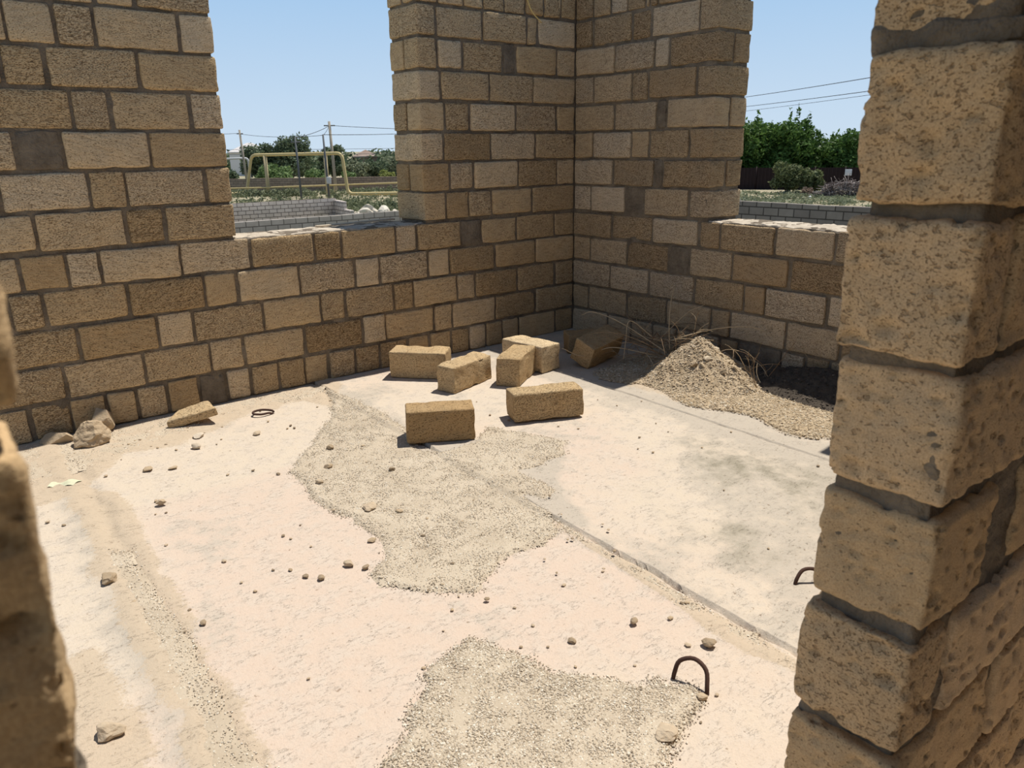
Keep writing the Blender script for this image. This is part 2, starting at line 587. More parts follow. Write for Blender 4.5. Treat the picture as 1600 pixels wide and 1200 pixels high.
PATCH1 = [(-2.38, -0.22), (-2.33, -0.54), (-2.34, -0.95), (-2.39, -1.24), (-2.47, -1.42), (-2.43, -1.59), (-2.18, -1.55), (-2.01, -1.44), (-1.9, -1.67), (-1.84, -1.87), (-1.96, -1.99), (-2.12, -2.03), (-2.25, -2.01), (-2.28, -2.16), (-2.29, -2.3), (-2.38, -2.32), (-2.42, -2.21), (-2.45, -2.4), (-2.51, -2.55), (-2.63, -2.6), (-2.76, -2.57), (-2.92, -2.63), (-3.04, -2.7), (-3.13, -2.62), (-3.2, -2.52), (-3.26, -2.44), (-3.25, -2.35), (-3.16, -2.28), (-3.1, -2.13), (-3.11, -1.94), (-3.14, -1.82), (-3.14, -1.63), (-3.1, -1.3), (-3.03, -1.2), (-2.83, -0.98), (-2.57, -0.67)]
PATCH2 = [(-3.21, -2.91), (-3.16, -3.0), (-3.13, -3.11), (-3.11, -3.2), (-3.02, -3.3), (-3.0, -3.38), (-2.9, -3.41), (-2.85, -3.5), (-2.88, -3.54), (-2.98, -3.57), (-3.05, -3.6), (-3.14, -3.64), (-3.28, -3.68), (-3.72, -3.31), (-3.67, -3.17), (-3.57, -3.13), (-3.5, -3.04), (-3.38, -2.93)]
STRIP = [(-2.49, -2.50), (-2.51, -2.76), (-2.52, -2.95), (-2.56, -3.18), (-2.60, -3.36), (-2.60, -3.5), (-2.56, -3.7), (-2.515, -3.7), (-2.50, -3.48), (-2.495, -3.33), (-2.49, -3.16), (-2.482, -2.96), (-2.475, -2.74), (-2.455, -2.5)]
DUST_A = [(-4.6, .1), (-3.26, .1), (-2.2, .1), (-2.3, -0.2), (-2.45, -0.62), (-2.58, -0.30), (-2.87, -0.26), (-3.19, -0.44), (-3.49, -0.56), (-3.62, -0.5), (-3.81, -0.70), (-3.97, -0.9), (-4.3, -0.8)]
SAND_L = [(-3.97, -0.6), (-3.80, -0.99), (-3.83, -1.53), (-3.86, -2.12), (-3.88, -2.52), (-3.88, -2.95), (-3.9, -3.8), (-4.05, -3.8), (-4.04, -2.41), (-4.02, -2.03), (-4.0, -1.29)]
SAND_BL = [(-4.15, -2.2), (-4.09, -2.49), (-4.12, -2.9), (-4.4, -2.9), (-4.4, -2.3)]
SAND_PILE = [(-0.82, -1.22), (-0.84, -1.43), (-0.86, -1.78), (-0.80, -2.04), (-0.50, -2.52), (-.35, -2.8), (.1, -2.8), (.1, -.9), (-.5, -.95)]
J1, J2, J3 = -.93, -2.358, -3.82

us = set(np.round(np.arange(XL, T + .01, .022), 4))
for j in (J1, J2, J3):
    us |= set(np.round(np.arange(j - .10, j + .05, .006), 4))
us = np.array(sorted(us))
ys = np.arange(-6.2, T + .03, .022)
U, Y = np.meshgrid(us, ys)
U, Y = U.ravel(), Y.ravel()
X = U + .035 * np.minimum(Y, 0)
P3 = np.stack([X, Y, 0 * X], 1)
wob = .010 * vn(P3, (1, 7, 1), 3) + .004 * vn(P3, (1, 28, 1), 4)
def smooth(a, b, x):
    t = np.clip((x - a) / (b - a), 0, 1)
    return t * t * (3 - 2 * t)
d1, d2, d3 = U - J1 + wob * .4, U - J2 + wob, U - J3 + wob * 1.4
Z = .0022 * fbm(P3, 5, 1) + .0010 * vn(P3, 30, 2) - .002
Z += np.where(d2 > 0, .012 * (1 - .5 * smooth(0, .6, d2)), -.004 * (1 - smooth(.0, .10, -d2)) - .022 * (d2 > -.008))
Z += -.012 * np.exp(-(d1 / .005) ** 2) + .003 * (d1 > 0)
Z += -.010 * np.exp(-((d3 + .03) / .035) ** 2) + .006 * np.exp(-((d3 + .12) / .05) ** 2)
# zones of the crust (R bare grey cement, G loose sand and dust, B weathered olive stain)
n1, n2, n3 = fbm(P3, 2.2, 11, 4), fbm(P3, 6, 12, 4), fbm(P3, (9, 3, 1), 13, 3)
grey = .85 * np.exp(-((d1 + .04) / .13) ** 2) + .9 * np.exp(-((np.where(d2 > 0, d2 / 1.2, d2)) / .10) ** 2) * (.6 + .6 * n2) + .7 * np.exp(-((d3 + .10) / .10) ** 2)
grey += .55 * smooth(-.15, .5, n1) * (U > J2) + .40 * smooth(.1, .55, n1 + .3 * n3) * (U < J2)
grey += .75 * (U > J1) * (.75 + .4 * n2)
grey += .75 * smooth(-.05, .25, poly_sd(X, Y, [(-1.35, -2.2), (-1.1, -3.2), (-2.3, -3.9), (-2.45, -3.3), (-2.1, -2.9), (-1.8, -2.4)]) + .14 * n2) * (U > J2)
grey += .7 * smooth(-.04, .06, poly_sd(X, Y, [(-2.5, -1.35), (-2.1, -1.5), (-2.0, -1.75), (-2.25, -1.85), (-2.5, -1.6)]) + .03 * n2)
grey += .6 * smooth(-.03, .05, poly_sd(X, Y, [(-1.9, -1.95), (-2.3, -1.9), (-2.48, -2.45), (-2.42, -2.62), (-2.33, -2.5), (-2.2, -2.2)]) + .03 * n2)
sand = np.zeros_like(X)
for pl, w in ((DUST_A, .07), (SAND_L, .05), (SAND_BL, .06), (SAND_PILE, .06), (STRIP, .02)):
    sand = np.maximum(sand, smooth(-w, w * .6, poly_sd(X, Y, pl) + w * (n2 + n3 * .5)))
stain = smooth(-.35, .3, n1 + .5 * n2) * smooth(-.2, .25, poly_sd(X, Y, [(-1.3, -2.3), (-1.2, -3.0), (-1.9, -3.4), (-2.2, -3.2), (-1.9, -2.6)]))
pink = smooth(-.3, .5, fbm(P3, 1.1, 31, 2) + .2 * n2 + .5 * ((U < J2) & (U > J3)) * (Y < -1.2) - .2)
Z += .004 * sand * (1 + fbm(P3, 22, 41, 2))
nu, ny = len(us), len(ys)
I = np.arange(nu * ny).reshape(ny, nu)
F = np.stack([I[:-1, :-1], I[:-1, 1:], I[1:, 1:], I[1:, :-1]], -1).reshape(-1, 4)
mb = MB()
mb.add(np.stack([X, Y, Z], 1), F, 0, np.stack([np.clip(grey, 0, 1), sand, np.clip(stain, 0, 1), pink], 1))
# slab edge and underside, so the deck has its real thickness
v, f, n = rbox((T - XL + .2, 6.5, .22), 3., .01)
mb.add(v + np.array([(XL + T) / 2, -2.95, -.135]), f, 0)

def floor_mat():
    m, t, b = new_mat('floor_crust', .9)
    k = NB(t)
    R, G, B, A = k.attr()
    big, med, fine, grit = k.noise(1.6, None, 5), k.noise(11, None, 5, .65), k.noise(75, None, 4, .7), k.noise(260, None, 2)
    cream, pink, gry, snd = (.615, .52, .405), (.61, .488, .385), (.475, .415, .335), (.52, .415, .295)
    base = k.mix(A, cream, pink)
    base = k.mix(k.map(med, .42, .62, 0, .55), base, (.60, .52, .43))
    e = k.math('ADD', R, k.map(med, .3, .7, -.30, .30))
    base = k.mix(k.map(e, .25, .75, 0, .85), base, gry)
    e = k.math('ADD', G, k.map(fine, .3, .7, -.35, .35))
    base = k.mix(k.map(e, .35, .65, 0, .8), base, snd)
    e = k.math('MULTIPLY', B, k.map(med, .35, .6, .2, 1))
    base = k.mix(k.math('MULTIPLY', e, .8), base, (.24, .215, .15))
    mpc = k.n('ShaderNodeMapping')
    mpc.inputs['Rotation'].default_value = (0, 0, .85)
    mpc.inputs['Scale'].default_value = (1, 2.6, 1)
    k.l(k.tc.outputs['Object'], mpc.inputs['Vector'])
    flake = k.noise(26, mpc.outputs[0], 5, .72, .6)
    fl = k.map(k.math('ABSOLUTE', k.math('SUBTRACT', flake, .57)), 0, .009, 1, 0)
    fl = k.math('MULTIPLY', fl, k.map(med, .45, .6, 0, 1))
    base = k.mix(k.math('MULTIPLY', fl, .75), base, k.mix(1., base, (.45, .40, .35), 'MULTIPLY'))
    speck = k.noise(48, None, 3, .6)
    base = k.mix(k.map(speck, .66, .72, 0, .7), base, k.mix(1., base, (.42, .36, .30), 'MULTIPLY'))
    base = k.mix(k.map(fine, .57, .72, 0, .5), base, k.mix(1., base, (.62, .58, .54), 'MULTIPLY'))
    base = k.mix(k.map(grit, .3, .7, 0, .25), base, k.mix(1., base, (.72, .70, .67), 'MULTIPLY'))
    k.l(base, b.inputs['Base Color'])
    h = k.math('SUBTRACT', k.math('ADD', k.math('MULTIPLY', med, .7), k.math('ADD', k.math('MULTIPLY', fine, .6), k.math('MULTIPLY', grit, .3))), k.math('MULTIPLY', fl, .3))
    k.l(k.bump(h, .0055, .8), b.inputs['Normal'])
    return m
MAT_FLOOR = floor_mat()
struct(mb.build('floor', [MAT_FLOOR]), 'cracked cement floor of jointed slabs', 'floor')

def floor_z(x, y, cover=True):
    u = x - .035 * min(y, 0)
    if not cover:
        return .012 if u > J2 + .012 else -.004
    return .012 * (1 - .5 * min(1, max(0, (u - J2 - .02) / .6))) if u > J2 - .016 else max(0, .012 - (J2 - .016 - u) * .4)

# ------------------------------------------------------------------ gravel patches
OCT = np.array([(1, 0, 0), (-1, 0, 0), (0, 1, 0), (0, -1, 0), (0, 0, 1), (0, 0, -1)], float)
OCF = np.array([(0, 2, 4), (2, 1, 4), (1, 3, 4), (3, 0, 4), (2, 0, 5), (1, 2, 5), (3, 1, 5), (0, 3, 5)])
def pebbles(mb, C, size, tone, squash=.6, mat=0, seed=1):
    g = np.random.default_rng(seed)
    N = len(C)
    s = size[:, None, None] * g.uniform(.6, 1.25, (N, 6, 1))
    V = OCT[None] * s
    V[:, :, 2] *= squash
    a, b = g.uniform(0, 6.283, N), g.uniform(-.6, .6, N)
    ca, sa, cb, sb = np.cos(a)[:, None], np.sin(a)[:, None], np.cos(b)[:, None], np.sin(b)[:, None]
    x, z = V[:, :, 0] * cb - V[:, :, 2] * sb, V[:, :, 0] * sb + V[:, :, 2] * cb
    y = V[:, :, 1]
    V = np.stack([x * ca - y * sa, x * sa + y * ca, z], 2) + C[:, None, :]
    F = (OCF[None] + 6 * np.arange(N)[:, None, None]).reshape(-1, 3)
    t = np.repeat(np.stack([tone, tone * 0, tone * 0, tone * 0], 1), 6, 0)
    mb.add(V.reshape(-1, 3), F, mat, t)

MAT_GRAVEL = tinted('shell_gravel', [(0., (.21, .165, .12)), (.25, (.45, .37, .27)), (.6, (.62, .53, .405)), (1., (.83, .765, .645))], .003, 140, var=.2)

def gravel(name, poly, label, seed, n, cover=True, smin=.0018, smax=.0046, depth=.008, res=.014):
    P = np.array(poly)
    lo, hi = P.min(0) - .05, P.max(0) + .05
    xs, yy = np.arange(lo[0], hi[0], res), np.arange(lo[1], hi[1], res)
    gx, gy = np.meshgrid(xs, yy)
    sh = gx.shape
    gx, gy = gx.ravel(), gy.ravel()
    Q = np.stack([gx, gy, 0 * gx], 1)
    sd = poly_sd(gx, gy, poly) + .028 * fbm(Q, 11, seed, 3)
    fz = np.array([floor_z(a, b, cover) for a, b in zip(gx, gy)])
    z = fz - .004 + (depth + .004) * smooth(-.012, .03, sd) + .003 * fbm(Q, 25, seed + 2) * (sd > 0)
    keep = (sd > -.012).reshape(sh)
    I = np.arange(len(gx)).reshape(sh)
    ok = keep[:-1, :-1] & keep[:-1, 1:] & keep[1:, 1:] & keep[1:, :-1]
    F = np.stack([I[:-1, :-1], I[:-1, 1:], I[1:, 1:], I[1:, :-1]], -1)[ok]
    used = np.unique(F)
    re = np.full(len(gx), -1)
    re[used] = np.arange(len(used))
    mb = MB()
    t = .38 + .15 * fbm(Q, 9, seed + 5)
    mb.add(np.stack([gx, gy, z], 1)[used], re[F], 0, np.stack([t, 0 * t, 0 * t, 0 * t], 1)[used])
    g = np.random.default_rng(seed)
    m = int(n * 2.6)
    px, py = g.uniform(lo[0], hi[0], m), g.uniform(lo[1], hi[1], m)
    Q = np.stack([px, py, 0 * px], 1)
    sd = poly_sd(px, py, poly) + .028 * fbm(Q, 11, seed, 3)
    pr = smooth(-.03, .02, sd) * (.75 + .5 * fbm(Q, 7, seed + 8))
    k = g.uniform(0, 1, m) < pr
    px, py, sd = px[k][:n], py[k][:n], sd[k][:n]
    s = smin + (smax - smin) * g.uniform(0, 1, len(px)) ** 2.2
    Q = np.stack([px, py, 0 * px], 1)
    z = np.array([floor_z(a, b, cover) for a, b in zip(px, py)]) + depth * smooth(-.012, .03, sd) + s * .25
    pebbles(mb, np.stack([px, py, z], 1), s, np.clip(g.normal(.58, .26, len(px)), 0, 1), seed=seed)
    return tag(mb.build(name, [MAT_GRAVEL], smooth=False), label, 'gravel', kind='stuff')

gravel('gravel_patch', PATCH1, 'large spread of loose shell gravel in the middle of the floor', 51, 42000)
gravel('gravel_patch', PATCH2, 'patch of loose shell gravel at the bottom of the view beside the rusty hoop', 52, 25000)
gravel('gravel_strip', STRIP, 'narrow line of gravel lying along the slab joint left of the near pillar', 53, 2600, cover=False, depth=.004)

gravel('gravel_strip', [(-4.00, -1.5), (-3.90, -1.6), (-3.89, -2.2), (-3.90, -2.7), (-3.93, -3.4), (-4.08, -3.4), (-4.06, -2.6), (-4.03, -2.1)], 'sandy grit filling the slab joint at the left of the floor', 54, 5200, depth=.002)
gravel('gravel_strip', [(-4.3, -.02), (-3.3, -.03), (-2.5, -.03), (-2.35, -.12), (-2.5, -.3), (-2.9, -.18), (-3.3, -.34), (-3.7, -.50), (-4.0, -.66), (-4.3, -.6)], 'dusty grit and crumbs along the foot of the left wall', 55, 6500, depth=.002)

# ------------------------------------------------------------------ loose blocks
def loose(pos, ang, label, dims=(.385, .17, .18), tilt=0., roll=0., tone=.5, seed=0, z=None, chip=1.):
    rg = random.Random(seed)
    mb = MB()
    v, f, n = rbox(dims, .014, .011)
    P = v + seed * 1.37
    corner = np.minimum(1, np.sum(np.abs(v) > np.array(dims) / 2 - .028, axis=1) / 2.)
    d = .0016 * vn(P, 30, 1) + .0026 * vn(P, 9, 2) - .011 * chip * corner * np.maximum(0, vn(P, 14, 3)) + .001 * vn(P, 90, 4)
    v = v + n * d[:, None]
    v = v @ rot_np((roll, tilt, ang)).T
    zz = -v[:, 2].min() if z is None else z
    mb.add(v, f, 0, (tone, rg.uniform(.1, .6), rg.random(), 0))
    o = mb.build('stone_block', [MAT_LOOSE])
    o.location = (pos[0], pos[1], zz + floor_z(*pos) - .003)
    return tag(o, label, 'stone block', 'loose limestone blocks on the floor')

def centre(a, ang, L, D, sideL=1, sideD=1):
    """centre of a box whose near bottom corner is a"""
    c, s = math.cos(ang), math.sin(ang)
    return (a[0] + c * L / 2 * sideL - s * D / 2 * sideD, a[1] + s * L / 2 * sideL + c * D / 2 * sideD)
R = math.radians
a = R(-30); loose(centre((-2.49, -1.37), a, .36, .17), a, 'nearest loose block, brown, with its long face to the viewer on the gravel', (.36, .17, .175), tone=.12, seed=1)
a = R(-23.6); loose(centre((-1.87, -1.49), a, .42, .17), a, 'loose block with a pale top lying second nearest, right of centre on bare cement', (.42, .17, .165), tone=.5, seed=2, roll=R(-3))
a = R(-47.5); loose(centre((-1.93, -.24), a, .39, .18), a, 'leftmost loose block of the back row, long face to the viewer near the wall', (.39, .18, .185), tone=.5, seed=3, roll=R(2))
a = R(17); loose(centre((-1.80, -.82), a, .41, .155), a, 'weathered grey topped block in front of the leftmost block of the back row', (.41, .155, .17), tone=.55, seed=4, chip=1.8)
a = R(33); loose(centre((-1.5, -.85), a - R(90), .165, .38), a - R(90), 'block with its small end to the viewer, in the middle of the back row', (.165, .38, .19), tone=.45, seed=5)
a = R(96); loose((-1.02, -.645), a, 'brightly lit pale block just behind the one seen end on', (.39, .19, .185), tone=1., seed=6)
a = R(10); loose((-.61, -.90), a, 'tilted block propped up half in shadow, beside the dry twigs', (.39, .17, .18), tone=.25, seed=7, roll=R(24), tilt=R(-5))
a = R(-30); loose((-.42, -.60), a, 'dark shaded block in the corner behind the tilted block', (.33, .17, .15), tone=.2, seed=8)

# ------------------------------------------------------------------ rubble and stones
import bmesh
_ico = {}
def ico(sub):
    if sub not in _ico:
        b = bmesh.new()
        bmesh.ops.create_icosphere(b, subdivisions=sub, radius=1)
        b.verts.ensure_lookup_table()
        _ico[sub] = (np.array([v.co[:] for v in b.verts]), np.array([[v.index for v in f.verts] for f in b.faces]))
        b.free()
    return _ico[sub]

def rock_np(dims, seed, sub=3, cuts=9, rough=.10, ang=0.):
    v, f = ico(sub)
    v = v.copy()
    g = np.random.default_rng(seed)
    v *= (1 + .25 * fbm(v + seed * 3.1, 1.3, seed, 2))[:, None]
    for _ in range(cuts):
        n = g.normal(size=3)
        n /= np.linalg.norm(n)
        h = g.uniform(.55, .82)
        d = v @ n - h
        v -= np.maximum(d, 0)[:, None] * n
    v *= (1 + rough * fbm(v + seed, 4, seed + 3, 3))[:, None]
    v *= np.array(dims) / (v.max(0) - v.min(0))
    c, s = math.cos(ang), math.sin(ang)
    v = np.stack([v[:, 0] * c - v[:, 1] * s, v[:, 0] * s + v[:, 1] * c, v[:, 2]], 1)
    v[:, 2] -= v[:, 2].min()
    return v, f

MAT_ROCK = tinted('rough_stone', [(0., (.20, .15, .10)), (.5, (.47, .36, .235)), (1., (.66, .57, .45))], .012, 28)
def rock(pos, dims, label, seed, name='stone', cat='stone', tone=.5, sub=3, cuts=9, rough=.1, ang=0., group=None, z=0., mat=None):
    mb = MB()
    v, f = rock_np(dims, seed, sub, cuts, rough, ang)
    mb.add(v, f, 0, (tone, 0, 0, 0))
    o = mb.build(name, [mat or MAT_ROCK], smooth=False)
    o.location = (pos[0], pos[1], floor_z(pos[0], pos[1]) - dims[2] * .08 + z)
    return tag(o, label, cat, group)

rock((-3.655, -.055), (.15, .13, .155), 'squarish stone lump standing against the left wall behind the rough one', 71, 'rubble_stone', 'stone', .42, 4, 12, .06, .5)
rock((-3.75, -.225), (.19, .15, .145), 'jagged rubble stone in front of the squarish lump by the left wall', 72, 'rubble_stone', 'stone', .5, 4, 7, .20, .2)
rock((-3.875, -.085), (.17, .10, .065), 'flat broken stone left of the jagged rubble by the wall', 73, 'rubble_stone', 'stone', .5, 4, 14, .04, -.5)
v, f, n = rbox((.23, .125, .055), .014, .012)
v = v + n * (.006 * vn(v + 4, 14, 2) + .003 * vn(v, 40, 3))[:, None]
v[:, 0] *= 1 - .25 * (v[:, 1] / .065)
mb = MB(); mb.add(v @ rot_np((R(10), R(-13), R(-25))).T, f, 0, (.62, .4, .5, 0))
o = mb.build('stone_flake', [MAT_LOOSE]); o.location = (-3.22, -.25, .055)
tag(o, 'thin tan slab of broken block propped on the dust near the left wall', 'stone')

ST = [((-3.68, -1.25), .035, .55, 'round tan stone alone on the pink crust left of the gravel'),
      ((-4.01, -1.79), .050, .35, 'pitted brown stone on the dusty joint at the left'),
      ((-4.19, -2.62), .062, .62, 'smooth tan stone at the bottom left beside the blurred jamb'),
      ((-3.0, -1.89), .062, .62, 'broad flat flake on the left half of the big gravel spread'),
      ((-2.66, -3.41), .038, .30, 'dark pitted stone above and right of the rusty hoop'),
      ((-3.06, -3.57), .058, .66, 'pale flat stone on the bottom gravel below the rusty hoop'),
      ((-3.55, -3.14), .030, .85, 'oval whitish pebble at the left edge of the bottom gravel'),
      ((-2.87, -3.54), .026, .55, 'small orange tan stone touching the foot of the rusty hoop'),
      ((-3.28, -0.5), .056, .9, 'oval grey white pebble below the thin tan slab'),
      ((-3.34, -0.66), .045, .8, 'grey pebble second below the thin tan slab'),
      ((-3.02, -0.67), .042, .6, 'tan pebble below the flat rebar loop'),
      ((-3.29, -2.25), .034, .6, 'tan stone at the lower left edge of the big gravel spread'),
      ((-3.25, -2.31), .024, .3, 'dark stone right beside the tan one at the gravel edge'),
      ((-3.41, -2.27), .026, .3, 'small brown stone on the pink crust, right one of two'),
      ((-3.45, -2.22), .020, .25, 'small brown stone on the pink crust, left one of two'),
      ((-3.13, -2.14), .030, .4, 'stone on the gravel edge below the broad flake'),
      ((-2.82, -1.15), .034, .35, 'brown stone high on the left side of the big gravel spread'),
      ((-2.94, -1.37), .036, .5, 'tan stone on the left of the gravel below the brown one'),
      ((-2.92, -2.0), .030, .45, 'stone just right of the broad flake on the gravel'),
      ((-2.72, -1.60), .026, .2, 'dark stone in the middle of the big gravel spread'),
      ((-3.83, -2.27), .022, .3, 'small dark stone left on the crust near the dusty joint'),
      ((-2.97, -3.12), .022, .3, 'small dark stone above the top edge of the bottom gravel'),
      ((-2.75, -3.18), .024, .35, 'small stone between the slab joint and the bottom gravel'),
      ((-3.62, -0.80), .05, .5, 'crumbled crust lump below the jagged rubble'),
      ((-3.52, -0.86), .036, .55, 'smaller crumb right of the crumbled crust lump'),
      ((-0.96, -0.72), .04, .85, 'pale pebble in front of the brightly lit block'),
      ((-3.05, -1.51), .030, .6, 'tan stone on the left tip of the big gravel spread')]
for i, (p, s, tn, lb) in enumerate(ST):
    flat = .38 if ('flat' in lb or 'flake' in lb or 'oval' in lb or 'crumb' in lb) else .7
    smooth_ = 'oval' in lb or 'pebble' in lb
    rock(p, (s * 1.25, s, s * flat), lb, 100 + i, 'pebble' if smooth_ else 'stone', 'pebble' if smooth_ else 'stone', tn, 2 if s < .03 else 3, 3 if smooth_ else 8, .05 if smooth_ else .16, i * 1.3,
         z=.007 if ('gravel' in lb and 'edge' not in lb) else 0.)
g = random.Random(3)
areas = [((-3.9, -2.3), (-.75, -.25), 34, 'tiny stone chip on the dust along the left wall', 'stone chips along the left wall'),
         ((-4.1, -3.0), (-2.9, -1.0), 30, 'tiny stone chip on the pink crust left of the gravel', 'stone chips left of the gravel'),
         ((-3.2, -2.3), (-2.9, -1.2), 36, 'tiny dark chip on or beside the big gravel spread', 'chips on the big gravel spread'),
         ((-2.3, -1.0), (-3.2, -1.0), 20, 'tiny stone chip on the bare grey slab right of the gravel', 'stone chips on the right slab'),
         ((-3.6, -2.5), (-3.6, -2.8), 20, 'tiny stone chip at the front of the floor', 'stone chips at the front')]
for (x0, x1), (y0, y1), n, lb, gp in areas:
    for i in range(n):
        x, y = g.uniform(x0, x1), g.uniform(y0, y1)
        s = g.uniform(.007, .017)
        rock((x, y), (s * 1.3, s, s * .6), lb, 300 + i, 'stone_chip', 'stone chip', g.choice((.15, .3, .5, .6)), 1, 3, .15, g.random() * 6, gp, z=.006 if 'spread' in lb else 0)

# ------------------------------------------------------------------ tubes
def tube(mb, pts, rad, seg=8, mat=0, tint=(.5, .5, .5, 0), close=True):
    P = np.array(pts, float)
    rad = np.full(len(P), rad) if np.isscalar(rad) else np.array(rad)
    T_ = np.gradient(P, axis=0)
    T_ /= np.linalg.norm(T_, axis=1, keepdims=True) + 1e-12
    ref = np.array([0, 0, 1.]) if abs(T_[0, 2]) < .9 else np.array([1., 0, 0])
    V = []
    nrm = ref
    for i in range(len(P)):
        b = np.cross(T_[i], nrm)
        if np.linalg.norm(b) < 1e-6:
            b = np.cross(T_[i], np.array([.3, .8, .5]))
        b /= np.linalg.norm(b)
        nrm = np.cross(b, T_[i])
        for k in range(seg):
            a = 2 * math.pi * k / seg
            V.append(P[i] + rad[i] * (math.cos(a) * nrm + math.sin(a) * b))
    F = []
    for i in range(len(P) - 1):
        for k in range(seg):
            F.append([i * seg + k, i * seg + (k + 1) % seg, (i + 1) * seg + (k + 1) % seg, (i + 1) * seg + k])
    if close:
        F.append(list(range(seg))[::-1])
        F.append([(len(P) - 1) * seg + k for k in range(seg)])
    mb.add(np.array(V), F, mat, tint)

def spline(ctrl, n=24):
    C = np.array(ctrl, float)
    C = np.vstack([2 * C[0] - C[1], C, 2 * C[-1] - C[-2]])
    out = []
    m = len(C) - 3
    for s in range(m):
        p0, p1, p2, p3 = C[s:s + 4]
        for t in np.linspace(0, 1, max(2, n // m), endpoint=(s == m - 1)):
            out.append(.5 * (2 * p1 + (p2 - p0) * t + (2 * p0 - 5 * p1 + 4 * p2 - p3) * t * t + (3 * p1 - p0 - 3 * p2 + p3) * t ** 3))
    return np.array(out)

MAT_RUST = plain('rusty_steel', (.085, .045, .032), .85, .5, 60)
def hoop(pts, label, rad=.0065):
    mb = MB()
    tube(mb, spline(pts, 28), rad, 10)
    return tag(mb.build('rebar_loop', [MAT_RUST]), label, 'lifting loop', 'steel lifting loops in the floor')
hoop([(-2.86, -3.43, -.02), (-2.86, -3.435, .02), (-2.845, -3.44, .055), (-2.825, -3.475, .072), (-2.822, -3.515, .055), (-2.84, -3.535, .015), (-2.845, -3.54, -.02)], 'rusty steel loop sticking up from the gravel at the bottom of the view')
hoop([(-2.155, -3.395, -.02), (-2.15, -3.395, .02), (-2.12, -3.40, .052), (-2.085, -3.425, .052), (-2.07, -3.44, .015), (-2.07, -3.445, -.02)], 'rusty steel loop half hidden behind the edge of the near pillar')
hoop([(-2.80, -.36, -.015), (-2.81, -.37, .010), (-2.86, -.345, .020), (-2.91, -.345, .020), (-2.925, -.375, .017), (-2.89, -.405, .014), (-2.84, -.40, .010), (-2.80, -.385, -.015)], 'flattened rusty steel loop on the dust near the left wall')

# paper scrap, plank, straw
mb = MB()
gx, gy = np.meshgrid(np.linspace(-.055, .055, 12), np.linspace(-.035, .035, 9))
z = .006 + .006 * np.sin(gx * 70 + gy * 30) + .004 * np.cos(gy * 90)
V = np.stack([gx.ravel() + .25 * gy.ravel(), gy.ravel(), z.ravel()], 1)
I = np.arange(108).reshape(9, 12)
Fq = np.stack([I[:-1, :-1], I[:-1, 1:], I[1:, 1:], I[1:, :-1]], -1).reshape(-1, 4)
mb.add(np.vstack([V, V - np.array([0, 0, .0008])]), np.vstack([Fq, Fq[:, ::-1] + 108]), 0)
o = mb.build('paper_scrap', [plain('yellowed_paper', (.64, .63, .44), .8, .3, 60)])
o.location = (-3.965, -.72, .004)
o.rotation_euler = (0, 0, -.5)
tag(o, 'crumpled pale yellow scrap of paper on the dust at the left', 'paper')

v, f, n = rbox((.62, .035, .012), .02, .003)
v[:, 2] += .004 * np.sin(v[:, 0] * 6)
mb = MB(); mb.add(v, f, 0)
o = mb.build('wooden_lath', [plain('dry_wood', (.58, .48, .35), .85, .4, 40)])
o.location = (-1.83, .27, 1.003); o.rotation_euler = (0, 0, .05)
tag(o, 'thin pale wooden lath lying on the left window sill', 'plank')

mb = MB()
tube(mb, spline([(-.53, -.012, 2.62), (-.50, -.018, 2.50), (-.45, -.016, 2.42), (-.36, -.013, 2.36)], 16), .004, 6)
tag(mb.build('straw', [plain('straw_yellow', (.62, .46, .18), .7)]), 'yellow straw hanging over the wall at the top edge of the view', 'straw')

